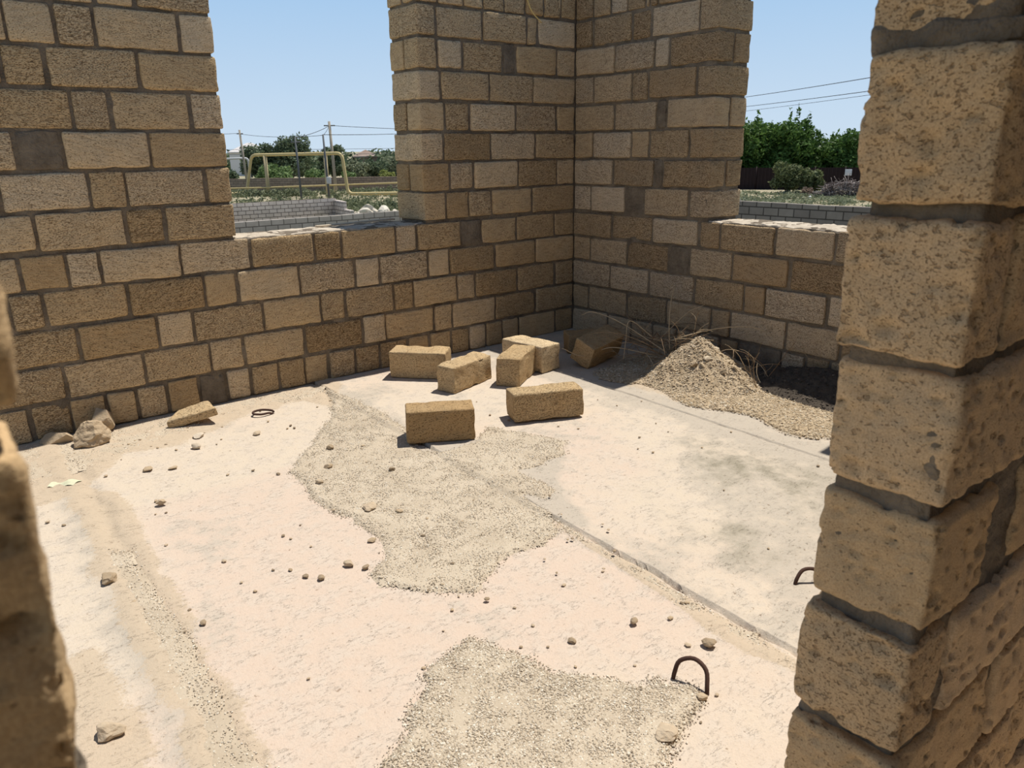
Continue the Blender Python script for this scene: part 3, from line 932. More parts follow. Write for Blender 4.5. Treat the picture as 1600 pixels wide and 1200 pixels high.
# ------------------------------------------------------------------ debris heap, darkened soil heap and dry twigs
MAT_SAND = tinted('heap_sand', [(0., (.20, .15, .10)), (.4, (.42, .32, .20)), (.7, (.56, .45, .31)), (1., (.70, .62, .48))], .008, 45)
def heap(name, x0, x1, y0, y1, hf, label, cat, seed, mat, npeb, tone, res=.012, smax=.018, chunks=0):
    xs, yy = np.arange(x0, x1, res), np.arange(y0, y1, res)
    gx, gy = np.meshgrid(xs, yy)
    sh = gx.shape
    gx, gy = gx.ravel(), gy.ravel()
    Q = np.stack([gx, gy, 0 * gx], 1)
    h = hf(gx, gy)
    z = h + (.020 * fbm(Q, 9, seed) + .012 * fbm(Q, 30, seed + 4)) * smooth(.0, .08, h) + .012
    z = np.where(h > .002, z, -.01)
    I = np.arange(len(gx)).reshape(sh)
    ok = (h > .001).reshape(sh)
    ok = ok[:-1, :-1] | ok[:-1, 1:] | ok[1:, 1:] | ok[1:, :-1]
    F = np.stack([I[:-1, :-1], I[:-1, 1:], I[1:, 1:], I[1:, :-1]], -1)[ok]
    used = np.unique(F)
    re = np.full(len(gx), -1)
    re[used] = np.arange(len(used))
    t = np.clip(tone + .2 * fbm(Q, 12, seed + 6), 0, 1)
    mb = MB()
    mb.add(np.stack([gx, gy, z], 1)[used], re[F], 0, np.stack([t, 0 * t, 0 * t, 0 * t], 1)[used])
    g = np.random.default_rng(seed)
    px, py = g.uniform(x0, x1, npeb), g.uniform(y0, y1, npeb)
    hh = hf(px, py)
    k = hh > .0005
    px, py, hh = px[k], py[k], hh[k]
    Q = np.stack([px, py, 0 * px], 1)
    s = .002 + (smax - .002) * g.uniform(0, 1, len(px)) ** 5
    zz = hh + (.020 * fbm(Q, 9, seed) + .012 * fbm(Q, 30, seed + 4)) * smooth(.0, .08, hh) + .014
    pebbles(mb, np.stack([px, py, zz], 1), s, np.clip(g.normal(tone + .08, .22, len(px)), 0, 1), .45, seed=seed)
    for i in range(chunks):
        j = g.integers(len(px))
        if hh[j] < .06:
            continue
        d = g.uniform(.014, .045)
        v, f = rock_np((d * 1.4, d, d * .5), 900 + i, 1, 5, .2, g.uniform(0, 6))
        mb.add(v @ rot_np((g.uniform(-.7, .7), g.uniform(-.7, .7), 0)).T + np.array([px[j], py[j], zz[j] - .01]), f, 0, (np.clip(g.normal(.5, .2), 0, 1), 0, 0, 0))
    return tag(mb.build(name, [mat], smooth=False), label, cat, kind='stuff')

def h_pile(x, y):
    c = .29 * np.clip(1 - np.hypot((x + .40) / .40, (y + 1.61) / np.where(y > -1.61, .34, .52)), 0, 1) ** 1.1
    r = .035 * smooth(-.72, -.10, x) * smooth(-2.85, -2.3, y) * smooth(-.95, -1.35, y)
    low = .016 * smooth(-.86, -.7, x + .06 * np.sin(y * 9)) * smooth(-2.75, -2.3, y + .1 * np.sin(x * 7)) * smooth(-1.0, -1.3, y)
    return np.maximum(np.maximum(c, r), low) * (x < -.024)
heap('debris_heap', -.92, -.01, -2.8, -.9, h_pile, 'pale heap of crumbled plaster and sand in the sun against the right wall', 'rubble heap', 61, MAT_SAND, 36000, .55, smax=.011, chunks=150)

MAT_SHADE_SOIL = tinted('shade_soil', [(0., (.05, .04, .032)), (.6, (.12, .098, .075)), (1., (.22, .18, .14))], .01, 40)  # dark soil, with the shade of this spot put into its colour
def h_soil(x, y):
    return .17 * np.clip(1 - np.hypot((x + .10) / .33, (y + 2.36) / .62), 0, 1) ** .8 * (x < -.012)
heap('shade_soil_heap', -.5, -.01, -3.05, -1.7, h_soil, 'low heap of soil, its colour darkened for the shade, right of the pale heap', 'soil heap', 62, MAT_SHADE_SOIL, 5000, .35, smax=.012)

MAT_TWIG = tinted('dry_twig', [(0., (.16, .10, .06)), (.5, (.36, .26, .16)), (1., (.58, .46, .30))], 0, 30)
def twig(mb, p0, d, L, rg, rad=.0035, depth=0):
    n = 9
    P = [np.array(p0, float)]
    d = np.array(d, float)
    d /= np.linalg.norm(d)
    bend = np.array([rg.gauss(0, .12), rg.gauss(0, .12), rg.gauss(-.06, .09)])
    for i in range(n):
        d = d + bend * .6 + np.array([rg.gauss(0, .09), rg.gauss(0, .09), rg.gauss(0, .07)])
        d /= np.linalg.norm(d)
        q = P[-1] + d * L / n
        q[0] = min(q[0], -.03)
        q[2] = max(q[2], .02)
        P.append(q)
    rr = np.linspace(rad, rad * .35, n + 1)
    tn = min(1, max(0, rg.gauss(.5, .25)))
    tube(mb, P, rr, 5, 0, (tn, 0, 0, 0))
    if depth < 2:
        for _ in range(rg.randint(1, 3)):
            j = rg.randint(2, n - 1)
            e = d + np.array([rg.gauss(0, .7), rg.gauss(0, .7), rg.gauss(.1, .5)])
            twig(mb, P[j], e, L * rg.uniform(.35, .6), rg, rad * .65, depth + 1)
rg = random.Random(77)
mb = MB()
for i in range(40):
    a = rg.uniform(0, 6.283)
    twig(mb, (-.28 + rg.gauss(0, .07), -1.30 + rg.gauss(0, .09), .10 + rg.uniform(-.04, .12)), (math.cos(a) * .6 - .1, math.sin(a), rg.uniform(-.1, .6)), rg.uniform(.25, .5), rg)
# the long arching twigs that stand out against the wall
for pts in ([(-.30, -1.30, .10), (-.30, -1.28, .30), (-.24, -1.24, .47), (-.20, -1.24, .56)],
            [(-.36, -1.32, .12), (-.50, -1.02, .30), (-.58, -.82, .36), (-.62, -.74, .33)],
            [(-.34, -1.36, .22), (-.22, -1.62, .32), (-.16, -1.86, .36), (-.16, -2.0, .32)],
            [(-.42, -1.25, .1), (-.62, -1.05, .15), (-.80, -.95, .10), (-.92, -.86, .16)],
            [(-.36, -1.2, .2), (-.50, -1.1, .33), (-.56, -1.12, .2), (-.60, -1.14, .08)],
            [(-.3, -1.2, .18), (-.2, -1.35, .38), (-.14, -1.44, .44)]):
    tube(mb, spline(pts, 18), np.linspace(.0045, .0022, len(spline(pts, 18))), 5, 0, (.85, 0, 0, 0))
tag(mb.build('dry_twigs', [MAT_TWIG]), 'tangle of dry thorny twigs between the tilted block and the pale heap', 'dry bush')
for i, (p, h, lb) in enumerate([((-.30, -1.90), .30, 'dry weed stem standing in shade right of the pale heap, left one of three'),
                                ((-.22, -2.03), .34, 'dry weed stem in shade, middle one of three right of the heap'),
                                ((-.42, -2.08), .24, 'dry weed stem nearest the floor, right one of three beside the heap')]):
    mb = MB()
    rg = random.Random(500 + i)
    for q in range(3):
        twig(mb, (p[0] + rg.gauss(0, .01), p[1] + rg.gauss(0, .01), .06), (rg.gauss(0, .25), rg.gauss(0, .35), 1), h * rg.uniform(.7, 1), rg, .003, 1)
    tag(mb.build('dry_weed', [MAT_TWIG]), lb, 'dry weed', 'dry weeds by the right wall')

# ------------------------------------------------------------------ outdoors
GZ = -2.0
mb = MB()
xs = np.concatenate([np.linspace(-60, 110, 140), [160, 260, 500, 1200, 3000]])
xs = np.concatenate([[-3000, -900, -300, -120], xs])
gx, gy = np.meshgrid(xs, xs)
sh = gx.shape
gx, gy = gx.ravel(), gy.ravel()
Q = np.stack([gx, gy, 0 * gx], 1)
far = np.hypot(gx, gy) > 9
z = GZ + np.where(far, .10 * fbm(Q, .16, 5), 0)
green = smooth(-.2, .35, fbm(Q, .09, 8, 3) + .15 * fbm(Q, .5, 9))
I = np.arange(len(gx)).reshape(sh)
F = np.stack([I[:-1, :-1], I[:-1, 1:], I[1:, 1:], I[1:, :-1]], -1).reshape(-1, 4)
mb.add(np.stack([gx, gy, z], 1), F, 0, np.stack([green, 0 * z, 0 * z, 0 * z], 1))
def ground_mat():
    m, t, b = new_mat('dry_ground', 1.)
    k = NB(t)
    Rr, G, B, A = k.attr()
    n1, n2 = k.noise(.9, None, 5), k.noise(5, None, 4)
    base = k.mix(k.map(n1, .4, .65), (.37, .315, .215), (.29, .265, .17))
    e = k.math('ADD', Rr, k.map(n2, .3, .7, -.4, .4))
    base = k.mix(k.map(e, .35, .75, 0, .8), base, (.17, .19, .11))
    k.l(base, b.inputs['Base Color'])
    return m
struct(mb.build('ground', [ground_mat()]), 'dry grassy ground outside', 'ground')

# low yard walls
def yard_mat(name, c1, c2, cm, axis, bw=.42, bh=.2):
    m, t, b = new_mat(name)
    k = NB(t)
    mp = k.n('ShaderNodeMapping')
    mp.inputs['Rotation'].default_value = (math.pi / 2, 0, 0) if axis == 'x' else (math.pi / 2, 0, 0)
    k.l(k.tc.outputs['Object'], mp.inputs['Vector'])
    br = k.n('ShaderNodeTexBrick', Scale=1., Brick__Width=bw, Row__Height=bh, Mortar__Size=.014)
    br.offset = .5
    for i, c in ((1, c1), (2, c2), (3, cm)):
        br.inputs[i].default_value = (*c, 1)
    k.l(mp.outputs[0], br.inputs['Vector'])
    n = k.noise(5, None, 4)
    k.l(k.mix(k.map(n, .35, .65, 0, .4), br.outputs['Color'], k.mix(1., br.outputs['Color'], (.68, .66, .62), 'MULTIPLY')), b.inputs['Base Color'])
    k.l(k.bump(br.outputs['Fac'], -.02, .8), b.inputs['Normal'])
    return m

MAT_YARD = yard_mat('grey_block_wall', (.40, .36, .315), (.33, .295, .255), (.13, .115, .10), 'x')
MAT_YARD2 = yard_mat('pale_block_wall', (.70, .61, .54), (.60, .52, .455), (.12, .10, .085), 'x')
MAT_FARW = yard_mat('brown_block_wall', (.36, .27, .20), (.29, .215, .155), (.13, .10, .08), 'x', .5, .22)
def yard_wall(p0, p1, segs, label, mat, thick=.2, name='yard_wall'):
    """block wall from p0 to p1; segs = (start, end, height) along it; local x runs along the wall"""
    p0, p1 = Vector((*p0, GZ)), Vector((*p1, GZ))
    L = (p1 - p0).length
    mb = MB()
    for a, b, h in segs:
        v, f, n = rbox(((b - a) * L, thick, h + .3), 1.2, .012)
        v = v + np.array([(a + b) / 2 * L, 0, (h - .3) / 2])
        v[:, 2] += np.where(v[:, 2] > h * .5, .012 * vn(v, (1.7, .1, .1), 4), 0)
        mb.add(v, f, 0)
    o = mb.build(name, [mat])
    o.location = p0
    o.rotation_euler = (0, 0, math.atan2(p1.y - p0.y, p1.x - p0.x))
    return tag(o, label, 'wall')
yard_wall((-3., 19.9), (24.5, 19.9), [(0, 1, 1.38)], 'low grey block wall seen nearest through the left window', MAT_YARD)
yard_wall((1., 35.2), (15.35, 35.2), [(0, .55, .92), (.55, 1, 1.0)], 'pale block wall with rubble at its end, behind the nearest wall in the left window', MAT_YARD2)
yard_wall((15.35, 35.2), (14.9, 32.4), [(0, .6, .9), (.6, 1, .5)], 'short return of the pale block wall running toward the viewer', MAT_YARD2)
yard_wall((12.95, 16.), (12.95, -8.), [(0, .36, 2.15), (.36, 1, 2.12)], 'dark grey block wall seen through the right window', yard_mat('dark_block_wall', (.27, .24, .205), (.21, .185, .16), (.08, .07, .06), 'x'))
yard_wall((12.8, 77.7), (46., 44.5), [(0, .30, 1.12), (.30, .50, 1.16), (.50, .64, 1.2), (.64, .82, 1.0), (.82, 1, 1.25)], 'long brown boundary wall crossing the field in the left window', MAT_FARW, .3)

# rubble beside the pale wall
MAT_PALE = tinted('pale_rubble', [(0., (.45, .38, .28)), (1., (.80, .74, .62))], .02, 3)
g = random.Random(9)
for i in range(12):
    x, y = 16.0 + i * .14 + g.gauss(0, .1), 33.9 - i * .10 + g.gauss(0, .3)
    s = g.uniform(.35, .75) * (1.25 if i in (5, 6) else 1)
    mb = MB(); v, f = rock_np((s * 1.1, s * .8, s * .9), 700 + i, 2, 16, .05, g.random() * 6)
    mb.add(v, f, 0, (g.uniform(.4, 1), 0, 0, 0))
    o = mb.build('rubble_boulder', [MAT_PALE], smooth=False); o.location = (x, y, GZ - .05)
    tag(o, 'pale limestone rubble lump beside the end of the pale block wall', 'rubble', 'pale rubble beyond the left window')

# gas pipe portal
MAT_PIPE = plain('yellow_gas_paint', (.60, .47, .22), .5, .25, 3)
MAT_PIPE2 = plain('faded_yellow_paint', (.52, .42, .24), .6, .3, 2)
MAT_GALV = plain('pale_grey_metal', (.58, .57, .55), .5, .2, 3)
MAT_DARKP = plain('dark_grey_metal', (.12, .125, .13), .6, .2, 3)
root = thing('gas_pipe', (19.8, 59.0, GZ), 'yellow overhead gas pipe forming a tall gate in the field, left window', 'gas pipe')
def local(pts, o):
    return [tuple(np.array(p) - np.array(o.location)) for p in pts]
def bent(pts, r):
    """polyline with rounded elbows"""
    P = [np.array(p, float) for p in pts]
    out = [P[0]]
    for i in range(1, len(P) - 1):
        a, b = P[i - 1] - P[i], P[i + 1] - P[i]
        a, b = a / np.linalg.norm(a), b / np.linalg.norm(b)
        for t in np.linspace(0, 1, 7):
            q0, q1 = P[i] + a * r, P[i] + b * r
            out.append((1 - t) ** 2 * q0 + 2 * t * (1 - t) * P[i] + t * t * q1)
    out.append(P[-1])
    return out
mb = MB()
tube(mb, local(bent([(16.2, 58.3, -1.74), (19.5, 59.5, -1.72), (20.0, 58.9, 1.26), (23.86, 50.6, 1.33), (24.0, 50.3, -1.69), (31.0, 35.2, -1.3)], .5), root), .125, 10)
mb.build('pipe', [MAT_PIPE], root)
for p in ((20.6, 57.6), (23.2, 52.1)):
    mb = MB(); tube(mb, local([(p[0], p[1], GZ - .1), (p[0], p[1], 1.22)], root), .15, 10)
    mb.build('support_post', [MAT_PIPE2], root)
mb = MB(); tube(mb, [(14.8, 62.0, -1.35), (20.04, 56.72, -1.24), (28.25, 48.13, -.93), (36., 40., -.8)], .06, 8)
for x, y in ((17.4, 59.4), (24, 52.6), (30.5, 45.8)):
    tube(mb, [(x, y, GZ), (x, y, -1.1)], .04, 6)
tag(mb.build('gas_pipeline', [MAT_PIPE]), 'thin yellow pipeline running low across the field in the left window', 'gas pipe')
mb = MB(); tube(mb, bent([(20.5, 75.8, .80), (25.4, 73.95, .93), (25.45, 73.9, GZ - .1)], .35), .10, 8)
tag(mb.build('bent_pipe', [MAT_GALV]), 'whitish bent pipe in front of the white house', 'pipe')

def pole(base, top, r, label, mats, name='utility_pole', arm=None, box=None, cat='pole'):
    root = thing(name, (*base, GZ), label, cat)
    mb = MB(); tube(mb, [(0, 0, -.1), (top[0] - base[0], top[1] - base[1], top[2] - GZ)], [r, r * .75], 8)
    mb.build('pole_shaft', [mats], root)
    if arm:
        mb = MB(); tube(mb, [(top[0] - base[0] - arm, top[1] - base[1] + arm, top[2] - GZ - .35), (top[0] - base[0] + arm, top[1] - base[1] - arm, top[2] - GZ - .35)], .05, 6)
        mb.build('cross_arm', [MAT_DARKP], root)
    if box:
        v, f, n = rbox((.3, .22, .5), 1, .03)
        mb = MB(); mb.add(v + np.array([0, -.15, box]), f, 0)
        mb.build('meter_box', [MAT_GALV], root)
    return root
MAT_CONC = plain('pole_concrete', (.38, .33, .26), .9, .3, 2)
pole((27.65, 59.6), (27.63, 59.9, 3.98), .15, 'tall concrete utility pole with dark top, right of the left window view', MAT_CONC, arm=.35)
pole((24.3, 71.9), (24.22, 72.26, 3.57), .13, 'grey pole standing in front of the white house', MAT_CONC, arm=.22)
pole((20.15, 50.3), (20.05, 50.25, 2.5), .09, 'thin dark post in front of the gas pipe, left one of two', MAT_DARKP, 'metal_post', arm=.25)
pole((21.95, 49.4), (21.8, 49.3, 2.66), .09, 'thin dark post with a meter box, right one of two before the gas pipe', MAT_DARKP, 'metal_post', box=1.42)

MAT_WIRE = plain('wire', (.05, .05, .055), .6, 0)
def wire(a, b, sag, label, r=.022):
    a, b = np.array(a, float), np.array(b, float)
    t = np.linspace(0, 1, 17)[:, None]
    P = a + (b - a) * t
    P[:, 2] -= sag * 4 * (t * (1 - t))[:, 0]
    mb = MB(); tube(mb, P, r, 5)
    return tag(mb.build('power_line', [MAT_WIRE]), label, 'wire')
wire((27.6, 59.9, 3.64), (46., 49.6, 3.2), .25, 'wire from the top of the tall pole going right')
wire((27.6, 59.9, 3.62), (21.8, 49.3, 2.62), .1, 'slack wire from the tall pole down to the right thin post', .018)
wire((20.05, 50.25, 2.45), (27.6, 59.9, 3.6), .12, 'wire from the tall pole down to the left thin post')
wire((21.8, 49.3, 2.64), (46., 62., 3.6), .2, 'wire from the right thin post going right past the tall pole')
wire((24.22, 72.26, 3.2), (21.8, 49.3, 2.6), .2, 'wire from the grey pole to the right thin post', .018)
wire((24.22, 72.26, 3.25), (8., 78., 3.4), .2, 'wire from the grey pole going left past the house', .02)
wire((14., 108., 2.3), (70., 81., 2.0), .4, 'upper one of two far wires low over the trees', .025)
wire((14., 108., 1.7), (70., 81., 1.3), .4, 'lower one of two far wires low over the trees', .025)
wire((41.5, 32.6, 4.35), (16., 1.0, 3.55), .15, 'top wire crossing the sky in the right window', .013)
wire((41.5, 32.6, 3.80), (16., 1.0, 3.13), .12, 'middle wire crossing the sky in the right window', .012)
wire((41.5, 32.6, 3.45), (16., 1.0, 3.06), .10, 'lowest faint wire crossing the sky in the right window', .008)

# ------------------------------------------------------------------ vegetation
def leaf_mat(name, dark, mid, light):
    m, t, b = new_mat(name, .6)
    k = NB(t)
    R_, G, B, A = k.attr()
    base = k.ramp(R_, [(0., dark), (.5, mid), (1., light)])
    k.l(base, b.inputs['Base Color'])
    tr = k.n('ShaderNodeBsdfTranslucent')
    k.l(base, tr.inputs['Color'])
    mx = k.n('ShaderNodeMixShader', Fac=.3)
    k.l(b.outputs[0], mx.inputs[1])
    k.l(tr.outputs[0], mx.inputs[2])
    k.l(mx.outputs[0], t.nodes['Material Output'].inputs['Surface'])
    return m
MAT_OLIVE = leaf_mat('olive_leaves', (.06, .085, .045), (.125, .165, .09), (.24, .28, .17))
MAT_GREEN = leaf_mat('green_leaves', (.04, .085, .018), (.085, .16, .035), (.17, .27, .07))
MAT_BUSH = leaf_mat('bush_leaves', (.09, .14, .045), (.17, .25, .09), (.30, .38, .17))
MAT_YEL = leaf_mat('yellowish_leaves', (.16, .19, .05), (.28, .31, .09), (.42, .43, .18))
MAT_GREY = leaf_mat('grey_green_leaves', (.12, .14, .08), (.21, .235, .14), (.34, .36, .24))
MAT_WEED = leaf_mat('field_weed_leaves', (.085, .10, .05), (.165, .185, .10), (.29, .30, .18))
MAT_SCRUB = leaf_mat('scrub_leaves', (.07, .085, .035), (.145, .17, .07), (.25, .27, .13))
MAT_BARK = plain('bark', (.13, .10, .075), .95, .4, 6)

def leaves(mb, blobs, n, size, seed, up=.3, shell=.55):
    """leaf quads spread through ellipsoid blobs (x, y, z, rx, ry, rz)"""
    g = np.random.default_rng(seed)
    B = np.array(blobs, float)
    w = B[:, 3] * B[:, 4] * B[:, 5]
    w = w ** .75
    j = g.choice(len(B), n, p=w / w.sum())
    d = g.normal(size=(n, 3))
    d /= np.linalg.norm(d, axis=1, keepdims=True)
    r = shell + (1 - shell) * g.uniform(0, 1, n) ** .6
    r *= np.where(g.uniform(0, 1, n) < .12, g.uniform(.95, 1.2, n), 1)
    lump = 1 + .22 * vn(d * 2.1 + j[:, None] * 7.3, 1.3, seed)
    C = B[j, :3] + d * (r * lump)[:, None] * B[j, 3:]
    a = g.normal(size=(n, 3))
    a[:, 2] *= .7
    a /= np.linalg.norm(a, axis=1, keepdims=True)
    b = np.cross(a, d + .6 * g.normal(size=(n, 3)))
    b /= np.linalg.norm(b, axis=1, keepdims=True) + 1e-9
    s = size * g.uniform(.6, 1.4, n)[:, None]
    V = np.stack([C - a * s, C + b * s * .45, C + a * s, C - b * s * .45], 1).reshape(-1, 3)
    V[:, 2] = np.maximum(V[:, 2], GZ + .0)
    F = np.arange(4 * n).reshape(n, 4)
    t = np.clip(g.normal(.5, .2, n) + .22 * vn(C, 1.1, seed + 3), 0, 1)
    mb.add(V, F, 0, np.repeat(np.stack([t, 0 * t, 0 * t, 0 * t], 1), 4, 0))

def crown(r, h0, h1, n, seed, flat=.8):
    """a lumpy crown as a list of blobs around the trunk axis"""
    g = np.random.default_rng(seed)
    out = [(0, 0, (h0 + h1) / 2, r * .62, r * .62, (h1 - h0) * .42)]
    for i in range(n):
        a = i * 2.4 + g.uniform(-.4, .4)
        t = (i + .5) / n
        z = h0 + (h1 - h0) * (.15 + .72 * t)
        rr = r * (.75 - .45 * abs(t - .35)) * g.uniform(.6, 1)
        k = r * g.uniform(.30, .46)
        out.append((math.cos(a) * rr, math.sin(a) * rr, z, k, k, k * flat))
    return out

def tree(pos, r, h0, h1, n, size, mat, label, seed, group=None, name='tree', cat='tree', trunk=True, lumps=11, spires=0):
    root = thing(name, (*pos, GZ), label, cat, group)
    mb = MB()
    bl = crown(r, h0, h1, lumps, seed)
    g = np.random.default_rng(seed + 1)
    for i in range(spires):
        a = g.uniform(0, 6.283)
        q = r * g.uniform(.1, .9)
        hh = g.uniform(.5, 1.3)
        bl.append((math.cos(a) * q, math.sin(a) * q, h1 - .35 * (q / r) * (h1 - h0) * .8 + hh * .3, .16, .16, hh))
    leaves(mb, bl, n, size, seed)
    V = mb.v[0]
    V[:, 2] = np.maximum(V[:, 2], .02)
    mb.build('foliage', [mat], root, smooth=False)
    mb = MB()
    tube(mb, spline([(0, 0, -.1), (.1, .05, h0 * .6), (-.05, .1, (h0 + h1) * .5)], 10), np.linspace(.05 * r + .05, .03 * r, 10), 8)
    for i in range(6):
        a = i * 1.05
        tube(mb, spline([(0, .03, h0 * .5), (math.cos(a) * r * .3, math.sin(a) * r * .3, h0 + (h1 - h0) * .35), (math.cos(a) * r * .55, math.sin(a) * r * .55, h0 + (h1 - h0) * .65)], 8), np.linspace(.03 * r, .008 * r, 8), 6)
    mb.build('trunk', [MAT_BARK], root)
    return root

def bush(pos, r, h, n, size, mat, label, seed, group=None, lumps=7, name='bush', cat='bush', flat=None):
    root = thing(name, (*pos, GZ), label, cat, group)
    mb = MB()
    bl = crown(r, .05 * h, h * .92, lumps, seed, .9)
    leaves(mb, bl, n, size, seed, shell=.35)
    mb.v[0][:, 2] = np.maximum(mb.v[0][:, 2], .02)
    mb.build('foliage', [mat], root, smooth=False)
    mb = MB()
    g = np.random.default_rng(seed)
    for i in range(5):
        a = i * 1.3
        tube(mb, [(0, 0, -.05), (math.cos(a) * r * .4, math.sin(a) * r * .4, h * .6)], [.03 * r + .01, .01], 5)
    mb.build('stem', [MAT_BARK], root)
    return root

tree((33.6, 82.4), 3.0, .6, 5.2, 9000, .17, MAT_OLIVE, 'tallest grey green tree above the gas pipe in the left window', 201, lumps=14)
tree((30.3, 84.0), 2.4, .5, 4.5, 6500, .17, MAT_OLIVE, 'grey green tree joining the tallest one on its left, by the white house', 202)
tree((37.8, 80.4), 1.75, .4, 4.3, 5500, .16, MAT_OLIVE, 'narrow grey green tree behind the right end of the gas pipe', 203)
bush((40.4, 79.2), 1.9, 2.5, 4200, .16, MAT_GREY, 'rounded grey green bush right of the narrow tree, left one of the hedge', 204)
bush((43.2, 79.6), 2.1, 2.55, 4500, .16, MAT_OLIVE, 'middle bush of the hedge below the brown roof', 205)
bush((46.4, 81.0), 2.3, 2.8, 4500, .16, MAT_GREY, 'right bush of the hedge below the brown roof', 206)
bush((41.2, 71.6), 1.0, 3.2, 2600, .15, MAT_GREY, 'upright grey green bush at the right edge of the left window', 207)
bush((27.8, 73.2), 2.0, 2.35, 4200, .15, MAT_BUSH, 'bright green bush under the tallest tree', 208)
bush((31.6, 71.6), 1.4, 1.9, 2800, .14, MAT_BUSH, 'smaller green bush right of the bright green one', 209)
bush((34.2, 69.6), 1.0, 1.6, 2000, .14, MAT_BUSH, 'small green bush behind the right leg of the gas pipe', 214)
bush((34.8, 62.8), .95, 1.75, 2600, .12, MAT_YEL, 'yellow green bush against the brown boundary wall at the right', 210)
bush((23.3, 74.6), 1.3, 1.9, 2600, .14, MAT_OLIVE, 'dark bush below the white house', 211)
bush((20.6, 77.0), 1.4, 1.7, 2400, .14, MAT_OLIVE, 'dark bush left of the one below the white house', 212)
bush((50.5, 79.0), 2.4, 2.7, 3000, .17, MAT_OLIVE, 'bush behind the edge of the corner pillar', 213)

tree((55.0, 36.4), 3.2, .5, 5.9, 13000, .17, MAT_GREEN, 'big green tree with ragged top at the left of the right window', 221, lumps=15, spires=12)
tree((57.2, 33.0), 3.0, .4, 5.5, 12000, .17, MAT_GREEN, 'green tree with leaning shoots joined to the big one on its right', 222, lumps=14, spires=9)
tree((59.6, 29.2), 3.0, .3, 4.4, 11000, .17, MAT_GREEN, 'lower spreading green tree at the right of the right window', 223, lumps=14)
tree((62.0, 25.8), 3.2, .3, 4.3, 9500, .17, MAT_GREEN, 'low leafy tree behind the edge of the near pillar', 226, lumps=14)
tree((69.5, 29.8), 3.2, 1.0, 6.0, 8000, .19, MAT_GREEN, 'dark tree top rising behind the spreading tree', 224, lumps=10)
tree((53.0, 40.9), 2.8, .5, 5.4, 6500, .17, MAT_GREEN, 'green tree mostly hidden by the corner pillar, right window', 225)
bush((48.7, 27.9), 1.35, 2.45, 4200, .11, MAT_SCRUB, 'olive bush in front of the trees in the right window', 231)
bush((49.3, 26.2), 1.0, 2.05, 3000, .11, MAT_SCRUB, 'lower olive bush joined to the other on its right', 232)
bush((47.6, 25.6), .55, .55, 900, .09, leaf_mat('pinkish_leaves', (.16, .11, .085), (.25, .18, .13), (.36, .28, .21)), 'small pinkish dry bush below the olive bushes', 233)

# brushwood heap, fence, sign, litter
MAT_BRUSH = tinted('brushwood_bark', [(0., (.10, .075, .065)), (.5, (.25, .20, .18)), (1., (.48, .42, .38))], 0, 10)
rg = random.Random(88)
mb = MB()
for i in range(260):
    t = rg.uniform(-1, 1)
    h = (1 - t * t) * 1.0
    c = np.array([47.8 + t * 1.0, 22.9 - t * 1.35, GZ + rg.uniform(.03, max(.05, h))])
    d = np.array([rg.gauss(.4, .6), rg.gauss(-.6, .6), rg.gauss(.05, .4)])
    d = d / np.linalg.norm(d) * rg.uniform(.4, .85)
    P = spline([c - d, c + np.array([rg.gauss(0, .08), rg.gauss(0, .08), rg.gauss(.06, .08)]), c + d], 7)
    P[:, 2] = np.maximum(P[:, 2], GZ + .02)
    tube(mb, P, rg.uniform(.010, .028), 5, 0, (rg.random(), 0, 0, 0))
tag(mb.build('brushwood_heap', [MAT_BRUSH]), 'heap of cut grey branches beside the near pillar in the right window', 'branch heap', kind='stuff')

root = thing('fence', (51.1, 33.6, GZ), 'dark maroon metal fence in the shade under the trees, right window', 'fence')
MAT_FENCE = plain('maroon_sheet', (.024, .012, .011), .6, .3, 2)
p0, p1 = np.array([47.5, 40.6]), np.array([59., 21.3])
nP = 10
for i in range(nP):
    a, b = p0 + (p1 - p0) * i / nP, p0 + (p1 - p0) * (i + 1) / nP
    L = np.linalg.norm(b - a)
    n = 33
    s = np.linspace(0, 1, n)
    dirv = (b - a) / L
    nv = np.array([-dirv[1], dirv[0]])
    off = .03 * np.where(np.arange(n) % 4 < 2, 1, -1)
    xy = a[None] + (b - a)[None] * s[:, None] + nv[None] * off[:, None]
    V = np.concatenate([np.c_[xy, np.full(n, .0)], np.c_[xy, np.full(n, 1.75)]])
    V = np.vstack([V, V + np.array([nv[0] * .01, nv[1] * .01, 0])])
    V = V - np.array([51.1, 33.6, 0])
    Fq = np.array([[j, j + 1, n + j + 1, n + j] for j in range(n - 1)])
    mb = MB(); mb.add(V, np.vstack([Fq, Fq[:, ::-1] + 2 * n]), 0)
    mb.build('fence_panel', [MAT_FENCE], root, smooth=False)
    mb = MB(); tube(mb, [(a[0] - 51.1, a[1] - 33.6, -.1), (a[0] - 51.1, a[1] - 33.6, 1.85)], .05, 6)
    mb.build('fence_post', [MAT_FENCE], root)
v, f, n = rbox((.08, .5, .48), 1, .02)
mb = MB(); mb.add(v, f, 0)
o = mb.build('metal_box', [plain('white_box_paint', (.62, .63, .64), .5, .1)]); o.location = (55.4, 26.75, -.62)
o.rotation_euler = (0, 0, .5)
tag(o, 'white box fixed to the maroon fence beside the near pillar', 'box')
mb = MB(); v, f = rock_np((.28, .22, .14), 44, 2, 5, .2); mb.add(v, f, 0)
o = mb.build('litter', [plain('white_plastic', (.8, .8, .8), .5, .1)]); o.location = (45.63, 24.17, GZ)
tag(o, 'small white piece of litter on the grass before the trees', 'litter')

